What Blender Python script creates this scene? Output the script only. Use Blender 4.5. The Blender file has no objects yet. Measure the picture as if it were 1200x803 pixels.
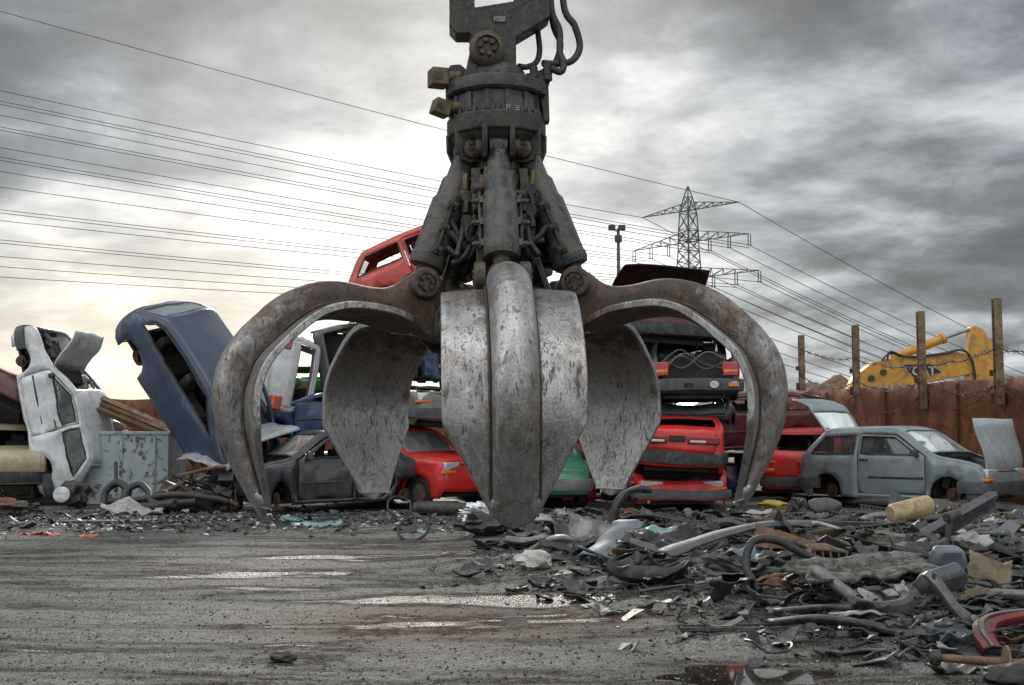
import bpy, bmesh, math, random
from mathutils import Vector, Matrix, noise, Euler
from mathutils.geometry import delaunay_2d_cdt
R = math.radians
sin, cos, pi = math.sin, math.cos, math.pi
random.seed(11)
SC = bpy.context.scene
COL = SC.collection

# ------------------------------------------------------------------ camera
F = 1356.0; HOR = 504.0; CH = 1.4
PITCH = math.atan((HOR - 401.5) / F)
cam = bpy.data.cameras.new('camera'); camo = bpy.data.objects.new('camera', cam); COL.objects.link(camo)
cam.sensor_width = 36; cam.lens = 36 * F / 1200; cam.clip_end = 6000; cam.clip_start = .05
camo.location = (0, 0, CH); camo.rotation_euler = (pi / 2 + PITCH, 0, 0)
SC.camera = camo
SC.render.resolution_x, SC.render.resolution_y = 1024, 685
SC.view_settings.view_transform = 'Standard'
SC.view_settings.look = 'None'
SC.view_settings.exposure = 0.46
SC.view_settings.gamma = 1

def ray(u, v):
    a, b = (u - 600) / F, (401.5 - v) / F
    return Vector((a, cos(PITCH) - b * sin(PITCH), sin(PITCH) + b * cos(PITCH)))
def at(u, v, Y):
    d = ray(u, v); return Vector((0, 0, CH)) + d * (Y / d.y)

# ------------------------------------------------------------------ object helpers
def link(o, parent=None):
    COL.objects.link(o)
    if parent: o.parent = parent
    return o
def tag(o, label=None, cat=None, group=None, kind=None):
    if label: o['label'] = label
    if cat: o['category'] = cat
    if group: o['group'] = group
    if kind: o['kind'] = kind
    return o
def empty(name, loc=(0, 0, 0), rot=(0, 0, 0)):
    o = bpy.data.objects.new(name, None); o.location = loc; o.rotation_euler = rot; o.empty_display_size = .2
    return link(o)
def copy_tree(o, parent=None):
    c = o.copy(); COL.objects.link(c); c.parent = parent
    for ch in [k for k in COL.objects if k.parent == o]: copy_tree(ch, c)
    return c

class MB:
    def __init__(s): s.v = []; s.f = []; s.att = {}
    def add(s, vs, fs, M=None):
        n = len(s.v)
        s.v += [tuple(M @ Vector(p)) for p in vs] if M is not None else [tuple(p) for p in vs]
        s.f += [tuple(i + n for i in f) for f in fs]
        return s
    def box(s, c, d, M=None, taper=1.0):
        x, y, z = c; a, b, h = d[0] / 2, d[1] / 2, d[2] / 2; t = taper
        vs = [(x - a, y - b, z - h), (x + a, y - b, z - h), (x + a, y + b, z - h), (x - a, y + b, z - h),
              (x - a * t, y - b * t, z + h), (x + a * t, y - b * t, z + h), (x + a * t, y + b * t, z + h), (x - a * t, y + b * t, z + h)]
        return s.add(vs, [(0, 3, 2, 1), (4, 5, 6, 7), (0, 1, 5, 4), (1, 2, 6, 5), (2, 3, 7, 6), (3, 0, 4, 7)], M)
    def bar(s, p, q, w, h=None, up=(0, 0, 1)):
        p, q = Vector(p), Vector(q); d = q - p; L = d.length
        z = d.normalized(); u = Vector(up)
        if abs(z.dot(u)) > .98: u = Vector((1, 0, 0))
        x = u.cross(z).normalized(); y = z.cross(x)
        M = Matrix((x, y, z)).transposed().to_4x4(); M.translation = (p + q) / 2
        return s.box((0, 0, 0), (w, h or w, L), M)
    def tube(s, path, rad, n=8, closed=False, cap=True):
        P = [Vector(p) for p in path]; m = len(P)
        ref = None; rings = []
        for i in range(m):
            a = P[(i - 1) % m] if (closed or i > 0) else P[i]
            b = P[(i + 1) % m] if (closed or i < m - 1) else P[i]
            t = (b - a)
            t = t.normalized() if t.length > 1e-9 else Vector((0, 0, 1))
            if ref is None:
                ref = t.orthogonal().normalized()
            ref = (ref - t * ref.dot(t))
            ref = ref.normalized() if ref.length > 1e-6 else t.orthogonal().normalized()
            bi = t.cross(ref)
            r = rad[i] if isinstance(rad, (list, tuple)) else rad
            rings.append([P[i] + (ref * cos(2 * pi * k / n) + bi * sin(2 * pi * k / n)) * r for k in range(n)])
        vs = [p for rg in rings for p in rg]; fs = []
        for i in range(m if closed else m - 1):
            j = (i + 1) % m
            for k in range(n):
                k2 = (k + 1) % n
                fs.append((i * n + k, i * n + k2, j * n + k2, j * n + k))
        if cap and not closed:
            fs.append(tuple(reversed(range(n)))); fs.append(tuple((m - 1) * n + k for k in range(n)))
        return s.add(vs, fs)
    def lathe(s, prof, n=24, M=None, cap=True):
        m = len(prof)
        vs = [(r * cos(2 * pi * k / n), r * sin(2 * pi * k / n), z) for r, z in prof for k in range(n)]
        fs = []
        for i in range(m - 1):
            for k in range(n):
                k2 = (k + 1) % n
                fs.append((i * n + k, i * n + k2, (i + 1) * n + k2, (i + 1) * n + k))
        if cap:
            fs.append(tuple(reversed(range(n)))); fs.append(tuple((m - 1) * n + k for k in range(n)))
        return s.add(vs, fs, M)
    def cyl(s, p, q, r, n=16, r2=None):
        p, q = Vector(p), Vector(q); d = q - p
        M = d.to_track_quat('Z', 'Y').to_matrix().to_4x4(); M.translation = p
        return s.lathe([(r, 0), (r2 if r2 is not None else r, d.length)], n, M)
    def prism(s, poly, h, M=None, holes=()):
        """polygon in XY, extruded from -h/2 to h/2 along Z"""
        loops = [list(poly)] + [list(k) for k in holes]
        pts = []; edges = []
        for lp in loops:
            b = len(pts); pts += [Vector(p) for p in lp]
            edges += [(b + i, b + (i + 1) % len(lp)) for i in range(len(lp))]
        v2, _, tri, *_ = delaunay_2d_cdt(pts, edges, [], 0, 1e-6)
        tri = [t for t in tri if keep(t, v2, loops)]
        n = len(v2)
        vs = [(p.x, p.y, h / 2) for p in v2] + [(p.x, p.y, -h / 2) for p in v2]
        fs = [tuple(t) for t in tri] + [tuple(i + n for i in reversed(t)) for t in tri]
        cnt = {}
        for t in tri:
            for i in range(len(t)):
                e = (t[i], t[(i + 1) % len(t)]); cnt[e] = 1
        for (a, b) in cnt:
            if (b, a) not in cnt: fs.append((b, a, a + n, b + n))
        return s.add(vs, fs, M)
    def build(s, name, m, parent=None, smooth=35, bevel=0, solid=0, df=None, sub=0):
        me = bpy.data.meshes.new(name)
        vs = [tuple(df(Vector(p))) for p in s.v] if df else s.v
        me.from_pydata(vs, [], s.f)
        me.validate(); me.update()
        if smooth:
            me.polygons.foreach_set('use_smooth', [True] * len(me.polygons))
            me.set_sharp_from_angle(angle=R(smooth))
        me.materials.append(m)
        for k, vals in s.att.items():
            at_ = me.attributes.new(k, 'FLOAT', 'POINT'); at_.data.foreach_set('value', vals)
        o = link(bpy.data.objects.new(name, me), parent)
        if bevel:
            b = o.modifiers.new('bevel', 'BEVEL'); b.width = bevel; b.segments = 2; b.limit_method = 'ANGLE'; b.angle_limit = R(40)
        if solid:
            b = o.modifiers.new('solid', 'SOLIDIFY'); b.thickness = solid; b.offset = 0
        if sub:
            b = o.modifiers.new('sub', 'SUBSURF'); b.levels = sub; b.render_levels = sub
        return o

def inside(p, poly):
    x, y = p; c = False; n = len(poly); j = n - 1
    for i in range(n):
        xi, yi = poly[i]; xj, yj = poly[j]
        if (yi > y) != (yj > y) and x < (xj - xi) * (y - yi) / (yj - yi) + xi: c = not c
        j = i
    return c
def keep(t, v2, loops):
    c = sum((v2[i] for i in t), Vector((0, 0))) / len(t)
    if not inside(c, loops[0]): return False
    return not any(inside(c, h) for h in loops[1:])
def segdist(p, a, b):
    d = b - a; t = max(0, min(1, (p - a).dot(d) / max(d.length_squared, 1e-12))); return (p - a - d * t).length
def sheet(poly, holes=(), sp=.12):
    loops = [[Vector(p) for p in poly]] + [[Vector(p) for p in h] for h in holes]
    res = []
    for lp in loops:
        o = []
        for i in range(len(lp)):
            a, b = lp[i], lp[(i + 1) % len(lp)]; n = max(1, int((b - a).length / sp))
            o += [a.lerp(b, k / n) for k in range(n)]
        res.append(o)
    pts = []; edges = []
    for lp in res:
        b = len(pts); pts += lp; edges += [(b + i, b + (i + 1) % len(lp)) for i in range(len(lp))]
    xs = [p.x for p in res[0]]; ys = [p.y for p in res[0]]
    segs = [(pts[a], pts[b]) for a, b in edges]
    x = min(xs) + sp / 2
    while x < max(xs):
        y = min(ys) + sp / 2
        while y < max(ys):
            p = Vector((x, y))
            if inside(p, loops[0]) and not any(inside(p, h) for h in loops[1:]) and all(segdist(p, a, b) > sp * .45 for a, b in segs): pts.append(p)
            y += sp
        x += sp
    v2, _, tri, *_ = delaunay_2d_cdt(pts, edges, [], 0, 1e-6)
    return v2, [tuple(t) for t in tri if keep(t, v2, loops)]
def crom(pts, n):
    """Catmull-Rom through a list of tuples, n steps per span"""
    P = [Vector(p) for p in pts]; out = []
    for i in range(len(P) - 1):
        a = P[i - 1] if i else P[i] * 2 - P[i + 1]; b, c = P[i], P[i + 1]
        d = P[i + 2] if i + 2 < len(P) else c * 2 - b
        for k in range(n):
            t = k / n
            out.append(.5 * ((2 * b) + (c - a) * t + (2 * a - 5 * b + 4 * c - d) * t * t + (3 * b - a - 3 * c + d) * t ** 3))
    out.append(P[-1]); return out
def sstep(a, b, x):
    t = max(0, min(1, (x - a) / (b - a))); return t * t * (3 - 2 * t)
def fbm(x, y, z=0, o=4):
    return noise.fractal(Vector((x, y, z)), 1.0, 2.0, o)

# ------------------------------------------------------------------ materials
def nodes(m):
    m.use_nodes = True; nt = m.node_tree; nt.nodes.clear(); return nt
def nd(nt, t, **kw):
    n = nt.nodes.new(t)
    for k, v in kw.items():
        if k.startswith('i_'):
            key = k[2:]; n.inputs[int(key) if key.isdigit() else key.replace('_', ' ')].default_value = v
        else: setattr(n, k, v)
    return n
def ramp(nt, fac, stops):
    r = nt.nodes.new('ShaderNodeValToRGB'); e = r.color_ramp.elements
    while len(e) < len(stops): e.new(.5)
    for k, (p, c) in enumerate(stops):
        e[k].position = p; e[k].color = (c, c, c, 1) if isinstance(c, (int, float)) else (*c, 1)
    nt.links.new(fac, r.inputs[0]); return r.outputs[0]
def mix(nt, fac, a, b, mode='MIX'):
    n = nt.nodes.new('ShaderNodeMix'); n.data_type = 'RGBA'; n.blend_type = mode
    for s, v in ((0, fac), (6, a), (7, b)):
        if hasattr(v, 'is_output') or isinstance(v, bpy.types.NodeSocket): nt.links.new(v, n.inputs[s])
        elif isinstance(v, (int, float)): n.inputs[s].default_value = v if s == 0 else (v, v, v, 1)
        else: n.inputs[s].default_value = (*v, 1)
    return n.outputs[2]
def mth(nt, op, a, b=0.0, clamp=False):
    n = nt.nodes.new('ShaderNodeMath'); n.operation = op; n.use_clamp = clamp
    for s, v in ((0, a), (1, b)):
        if isinstance(v, (int, float)): n.inputs[s].default_value = v
        else: nt.links.new(v, n.inputs[s])
    return n.outputs[0]
def tex(nt, vec, scale, detail=5, rough=.6, dist=0, stretch=None):
    if stretch:
        mp = nt.nodes.new('ShaderNodeMapping'); mp.inputs['Scale'].default_value = stretch; nt.links.new(vec, mp.inputs[0]); vec = mp.outputs[0]
    n = nt.nodes.new('ShaderNodeTexNoise'); n.inputs['Scale'].default_value = scale; n.inputs['Detail'].default_value = detail
    n.inputs['Roughness'].default_value = rough; n.inputs['Distortion'].default_value = dist
    nt.links.new(vec, n.inputs['Vector']); return n.outputs['Fac']
def finish(nt, color, rough, metal=0, bumpf=None, bstr=.3, bdist=.01, coat=0, spec=.5):
    p = nt.nodes.new('ShaderNodeBsdfPrincipled'); o = nt.nodes.new('ShaderNodeOutputMaterial')
    for s, v in (('Base Color', color), ('Roughness', rough), ('Metallic', metal), ('Coat Weight', coat), ('Specular IOR Level', spec)):
        if isinstance(v, (int, float)): p.inputs[s].default_value = v if s != 'Base Color' else (v, v, v, 1)
        elif isinstance(v, (tuple, list)): p.inputs[s].default_value = (*v, 1)
        else: nt.links.new(v, p.inputs[s])
    if bumpf is not None:
        b = nt.nodes.new('ShaderNodeBump'); b.inputs['Strength'].default_value = bstr; b.inputs['Distance'].default_value = bdist
        nt.links.new(bumpf, b.inputs['Height']); nt.links.new(b.outputs[0], p.inputs['Normal'])
    nt.links.new(p.outputs[0], o.inputs[0]); return p
MATS = {}
def mat(name, base, rough=.5, metal=0, var=.35, scale=4, dirt=(.07, .055, .04), amt=.35, bump=.25, bscale=30, coat=0, edge=(.48, .62), stretch=None, spec=.5):
    """aged surface: colour variation, patches of dirt or rust, uneven gloss, fine bump"""
    if name in MATS: return MATS[name]
    m = bpy.data.materials.new(name); nt = nodes(m)
    tc = nt.nodes.new('ShaderNodeTexCoord').outputs['Object']
    inf = nt.nodes.new('ShaderNodeObjectInfo').outputs['Random']
    ad = nt.nodes.new('ShaderNodeVectorMath'); ad.operation = 'ADD'
    cx = nt.nodes.new('ShaderNodeCombineXYZ'); sc = mth(nt, 'MULTIPLY', inf, 37.0)
    nt.links.new(sc, cx.inputs[0]); nt.links.new(sc, cx.inputs[1]); nt.links.new(tc, ad.inputs[0]); nt.links.new(cx.outputs[0], ad.inputs[1])
    v = ad.outputs[0]
    n1 = tex(nt, v, scale, 6, .65, .4, stretch)
    lo = tuple(c * (1 - var) for c in base); hi = tuple(min(1, c * (1 + var)) for c in base)
    c = mix(nt, ramp(nt, n1, [(.3, 0), (.7, 1)]), lo, hi)
    n2 = tex(nt, v, scale * 1.7, 9, .7, .8)
    df = ramp(nt, n2, [(edge[0], 0), (edge[1], 1)])
    c = mix(nt, mth(nt, 'MULTIPLY', df, amt), c, dirt)
    n3 = tex(nt, v, bscale, 6, .6)
    rr = mth(nt, 'ADD', mth(nt, 'MULTIPLY', n3, .35), mth(nt, 'MULTIPLY', df, .25 * amt + .05))
    rr = mth(nt, 'ADD', rr, rough - .2, True)
    mt = metal if not metal else mth(nt, 'MULTIPLY', mth(nt, 'SUBTRACT', 1.0, mth(nt, 'MULTIPLY', df, amt)), metal)
    finish(nt, c, rr, mt, n3, bump, .006, coat, spec)
    MATS[name] = m; return m
def glassmat(name, tint, dust=.25, rough=.05):
    if name in MATS: return MATS[name]
    m = bpy.data.materials.new(name); nt = nodes(m)
    tc = nt.nodes.new('ShaderNodeTexCoord').outputs['Object']
    tr = nt.nodes.new('ShaderNodeBsdfTransparent'); tr.inputs[0].default_value = (*tint, 1)
    gl = nt.nodes.new('ShaderNodeBsdfGlossy'); gl.inputs['Roughness'].default_value = rough; gl.inputs[0].default_value = (.9, .95, .95, 1)
    di = nt.nodes.new('ShaderNodeBsdfDiffuse'); di.inputs[0].default_value = (.45, .47, .46, 1)
    fr = nt.nodes.new('ShaderNodeFresnel'); fr.inputs[0].default_value = 1.5
    f = mth(nt, 'ADD', mth(nt, 'MULTIPLY', fr.outputs[0], .8), .03, True)
    a = nt.nodes.new('ShaderNodeMixShader'); nt.links.new(f, a.inputs[0]); nt.links.new(tr.outputs[0], a.inputs[1]); nt.links.new(gl.outputs[0], a.inputs[2])
    n = tex(nt, tc, 2.2, 8, .65, .6)
    b = nt.nodes.new('ShaderNodeMixShader'); nt.links.new(mth(nt, 'MULTIPLY', ramp(nt, n, [(.3, .3), (.65, 1)]), dust), b.inputs[0])
    nt.links.new(a.outputs[0], b.inputs[1]); nt.links.new(di.outputs[0], b.inputs[2])
    o = nt.nodes.new('ShaderNodeOutputMaterial'); nt.links.new(b.outputs[0], o.inputs[0])
    MATS[name] = m; return m

def worn_steel():
    m = bpy.data.materials.new('worn_steel'); nt = nodes(m)
    tc = nt.nodes.new('ShaderNodeTexCoord').outputs['Object']
    wear = nt.nodes.new('ShaderNodeAttribute'); wear.attribute_name = 'wear'; w = wear.outputs['Fac']
    big = tex(nt, tc, 3.0, 5, .6, .5)
    mid = tex(nt, tc, 11, 8, .72, .6)
    fine = tex(nt, tc, 55, 6, .7)
    scr = tex(nt, tc, 30, 7, .7, .4, (1.0, 1.0, .22))
    # how polished: wear attribute broken up by noise
    pol = mth(nt, 'ADD', w, mth(nt, 'MULTIPLY', mth(nt, 'SUBTRACT', mid, .5), 1.3))
    pol = mth(nt, 'ADD', pol, mth(nt, 'MULTIPLY', mth(nt, 'SUBTRACT', big, .5), .9))
    pf = ramp(nt, pol, [(.22, 0), (.72, 1)])
    rust = mix(nt, ramp(nt, mid, [(.35, 0), (.7, 1)]), (.028, .02, .015), (.15, .072, .034))
    rust = mix(nt, ramp(nt, big, [(.4, 0), (.62, 1)]), rust, (.06, .05, .04))
    steel = mix(nt, ramp(nt, scr, [(.3, 0), (.7, 1)]), (.30, .295, .29), (.62, .615, .61))
    steel = mix(nt, mth(nt, 'MULTIPLY', ramp(nt, big, [(.46, 0), (.66, 1)]), .45), steel, (.20, .16, .125))
    c = mix(nt, pf, rust, steel)
    gouge = ramp(nt, scr, [(.54, 0), (.61, 1)])
    gm = mth(nt, 'MULTIPLY', gouge, ramp(nt, mid, [(.42, 0), (.54, 1)]))
    scr2 = tex(nt, tc, 95, 5, .65, .5, (1.0, 1.0, .3))
    g2 = mth(nt, 'MULTIPLY', ramp(nt, scr2, [(.55, 0), (.61, 1)]), ramp(nt, tex(nt, tc, 5, 4, .6), [(.42, 0), (.56, 1)]))
    gm = mth(nt, 'MAXIMUM', gm, mth(nt, 'MULTIPLY', g2, .85))
    stain = mth(nt, 'MULTIPLY', ramp(nt, tex(nt, tc, 6.5, 8, .7, .7, (1, 1, .6)), [(.54, 0), (.63, 1)]), .55)
    c = mix(nt, stain, c, (.16, .085, .042))
    c = mix(nt, mth(nt, 'MULTIPLY', gm, .85), c, (.018, .016, .015))
    met = mth(nt, 'MULTIPLY', mth(nt, 'MULTIPLY', pf, .92), mth(nt, 'SUBTRACT', 1.0, gm))
    r = mth(nt, 'ADD', mth(nt, 'SUBTRACT', .60, mth(nt, 'MULTIPLY', pf, .27)), mth(nt, 'MULTIPLY', mth(nt, 'SUBTRACT', fine, .5), .35), True)
    h = mth(nt, 'ADD', mth(nt, 'MULTIPLY', fine, .5), mth(nt, 'MULTIPLY', mid, .8)); h = mth(nt, 'SUBTRACT', h, mth(nt, 'MULTIPLY', gm, .6))
    finish(nt, c, r, met, h, .35, .012)
    return m
STEEL = worn_steel()
def paint(name, base, amt=.45, dirt=(.10, .075, .055), rough=.42):
    return mat('paint_' + name, base, rough, 0, .18, 2.2, dirt, amt, .12, 14, .35)
M_IRON = mat('greasy_iron', (.034, .036, .036), .42, .35, .5, 7, (.11, .085, .06), .6, .5, 40, 0, (.46, .58))
M_IRONB = mat('blue_black_cylinder_paint', (.040, .046, .050), .40, .25, .5, 7, (.135, .115, .09), .75, .5, 45, 0, (.45, .56), (1, 1, .45))
M_BOLT = mat('greasy_brown_bolt', (.095, .075, .055), .55, .4, .4, 20, (.02, .018, .016), .6, .4, 60)
M_BRASS = mat('dirty_brass', (.15, .11, .06), .5, .4, .3, 9, (.08, .06, .04), .6, .3, 40)
M_RUBBER = mat('black_rubber', (.022, .022, .022), .55, 0, .4, 8, (.09, .085, .075), .4, .3, 60)
M_PLAS = mat('black_plastic', (.024, .025, .027), .52, 0, .4, 5, (.15, .14, .125), .5, .25, 50)
M_PLASG = mat('grey_plastic', (.06, .065, .072), .55, 0, .35, 5, (.16, .15, .135), .5, .25, 50)
M_DARK = mat('dark_interior', (.022, .021, .021), .75, 0, .4, 6, (.06, .05, .042), .5, .3, 20)
M_SEAT = mat('grey_seat_cloth', (.07, .068, .066), .85, 0, .3, 8, (.03, .028, .025), .5, .4, 60)
M_GLASS = glassmat('dusty_glass', (.5, .55, .55), .14)
M_SCREEN = glassmat('dusty_windscreen', (.62, .68, .68), .5)
M_LAMP = mat('headlight_glass', (.55, .57, .58), .18, .3, .2, 20, (.2, .19, .17), .3, .2, 70)
M_RED = mat('red_lamp_plastic', (.42, .02, .015), .25, 0, .25, 12, (.08, .03, .02), .3, .1, 60, .4)
M_ORANGE = mat('orange_lamp_plastic', (.75, .18, .02), .25, 0, .2, 12, (.2, .08, .03), .3, .1, 60, .4)
M_RIM = mat('steel_rim', (.16, .155, .15), .5, .5, .3, 8, (.11, .06, .035), .6, .3, 40)
M_WHITE = mat('chipped_white', (.62, .62, .60), .5, 0, .15, 5, (.2, .17, .14), .5, .2, 30)
# ------------------------------------------------------------------ sky, sun
GLOW_AZ, GLOW_EL = R(-4.5), R(11.5)
def world():
    w = bpy.data.worlds.new('World'); SC.world = w; w.use_nodes = True; nt = w.node_tree; nt.nodes.clear()
    sky = nt.nodes.new('ShaderNodeTexSky'); sky.sky_type = 'NISHITA'; sky.sun_disc = False
    sky.sun_elevation = R(24); sky.sun_rotation = GLOW_AZ; sky.dust_density = 3
    d = nt.nodes.new('ShaderNodeTexCoord').outputs['Generated']
    sep = nt.nodes.new('ShaderNodeSeparateXYZ'); nt.links.new(d, sep.inputs[0])
    x, y, z = sep.outputs
    zz = mth(nt, 'ADD', mth(nt, 'MAXIMUM', z, 0.0), .20)
    cx = nt.nodes.new('ShaderNodeCombineXYZ')
    nt.links.new(mth(nt, 'DIVIDE', x, zz), cx.inputs[0]); nt.links.new(mth(nt, 'DIVIDE', y, zz), cx.inputs[1]); cx.inputs[2].default_value = 17.3
    p = cx.outputs[0]
    n1 = tex(nt, p, .85, 10, .55, .1)
    n2 = tex(nt, p, 2.6, 9, .60, .2)
    nn = mth(nt, 'ADD', mth(nt, 'MULTIPLY', n1, .67), mth(nt, 'MULTIPLY', n2, .33))
    cl = ramp(nt, nn, [(.40, .072), (.455, .11), (.495, .165), (.53, .27), (.575, .43), (.65, .66)])
    # brightening of the overcast where the sun stands behind it
    sd = Vector((sin(GLOW_AZ) * cos(GLOW_EL), cos(GLOW_AZ) * cos(GLOW_EL), sin(GLOW_EL)))
    dp = nt.nodes.new('ShaderNodeVectorMath'); dp.operation = 'DOT_PRODUCT'; nt.links.new(d, dp.inputs[0]); dp.inputs[1].default_value = sd
    g = ramp(nt, dp.outputs['Value'], [(.94, 0), (.972, .14), (.988, .42), (.997, .9), (1.0, 1.0)])
    gn = mth(nt, 'MULTIPLY', g, mth(nt, 'ADD', mth(nt, 'MULTIPLY', nn, 3.2), -.95, True))
    sd2 = Vector((-.30, .95, .05)).normalized()
    dp2 = nt.nodes.new('ShaderNodeVectorMath'); dp2.operation = 'DOT_PRODUCT'; nt.links.new(d, dp2.inputs[0]); dp2.inputs[1].default_value = sd2
    g2 = ramp(nt, dp2.outputs['Value'], [(.95, 0), (.985, .45), (1, .7)])
    val = mth(nt, 'ADD', cl, mth(nt, 'MULTIPLY', gn, 1.15))
    val = mth(nt, 'ADD', val, mth(nt, 'MULTIPLY', mth(nt, 'MULTIPLY', g2, ramp(nt, z, [(.05, 1), (.2, .15)])), .75))
    # brighter high up; extra sky brightness added behind the camera to light grapple fronts
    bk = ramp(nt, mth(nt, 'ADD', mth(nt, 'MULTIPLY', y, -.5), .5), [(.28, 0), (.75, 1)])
    up = ramp(nt, z, [(.40, 0), (.8, 1)])
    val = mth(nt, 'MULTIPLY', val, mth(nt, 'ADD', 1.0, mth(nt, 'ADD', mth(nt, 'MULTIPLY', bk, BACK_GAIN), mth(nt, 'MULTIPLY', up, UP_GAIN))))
    warm = mth(nt, 'MULTIPLY', g2, ramp(nt, z, [(.02, 1), (.22, 0)]))
    tint = mix(nt, ramp(nt, val, [(.12, 0), (.6, 1)]), (.85, .97, 1.09), (.975, 1.0, 1.015))
    tint = mix(nt, warm, tint, (1.16, 1.0, .70))
    cv = nt.nodes.new('ShaderNodeCombineXYZ'); v10 = mth(nt, 'MULTIPLY', val, 10.0)
    for k in range(3): nt.links.new(v10, cv.inputs[k])
    col = mix(nt, 1.0, tint, cv.outputs[0], 'MULTIPLY')
    col = mix(nt, .97, sky.outputs[0], col)
    bg = nt.nodes.new('ShaderNodeBackground'); bg.inputs[1].default_value = .1; nt.links.new(col, bg.inputs[0])
    o = nt.nodes.new('ShaderNodeOutputWorld'); nt.links.new(bg.outputs[0], o.inputs[0])
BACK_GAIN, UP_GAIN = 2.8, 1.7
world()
sl = bpy.data.lights.new('sun', 'SUN'); sl.energy = 1.2; sl.angle = R(14); sl.color = (1, .95, .86)
so = link(bpy.data.objects.new('sun', sl)); so.rotation_euler = (R(90 - 24), 0, -GLOW_AZ + pi)
so.rotation_euler = Vector((-sin(GLOW_AZ) * cos(R(24)), -cos(GLOW_AZ) * cos(R(24)), -sin(R(24)))).to_track_quat('-Z', 'Y').to_euler()

# ------------------------------------------------------------------ ground
PUD = (1.36, 6.72)
def gz(x, y):
    h = .03 * fbm(x * .25, y * .25, 1.3, 3) + .02 * noise.noise(Vector((x * .5, y * 1.6, 4)))
    if y < 26 and abs(x) < 14:
        h += .010 * fbm(x * 2.2, y * 3.5, 8, 3)
    m = .24 * sstep(.3, 2.6, x + (y - 8) * .10) * sstep(6.9, 10.0, y + .25 * max(0, x - 1.5)) * (1 - .8 * sstep(10.5, 14.5, y)) * (1 - sstep(15.5, 18.5, y)) * (1 - .3 * sstep(6, 10, x))
    m += .07 * sstep(-1.4, .2, x) * sstep(9.5, 12, y) * (1 - sstep(16, 19, y))
    h += m * (1 + .35 * noise.noise(Vector((x * .9, y * .8, 2)))) + (m > .02) * .03 * fbm(x * 2.5, y * 2.5, 5, 2)
    k = 1 - sstep(.62, 1.15, math.hypot((x - PUD[0]) / 1.0, (y - PUD[1]) / .55))
    h = h * (1 - k) - .006 * k
    return h
def ground_at(u, v, lift=0):
    d = ray(u, v); t = (CH) / max(.02, -d.z) if d.z < -.01 else 60
    lo = 3.0; p = None
    s = 3.0
    while s < 60:
        p = Vector((0, 0, CH)) + d * s
        if p.z <= gz(p.x, p.y): break
        s += .04
    p.z = gz(p.x, p.y) + lift; return p
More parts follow.
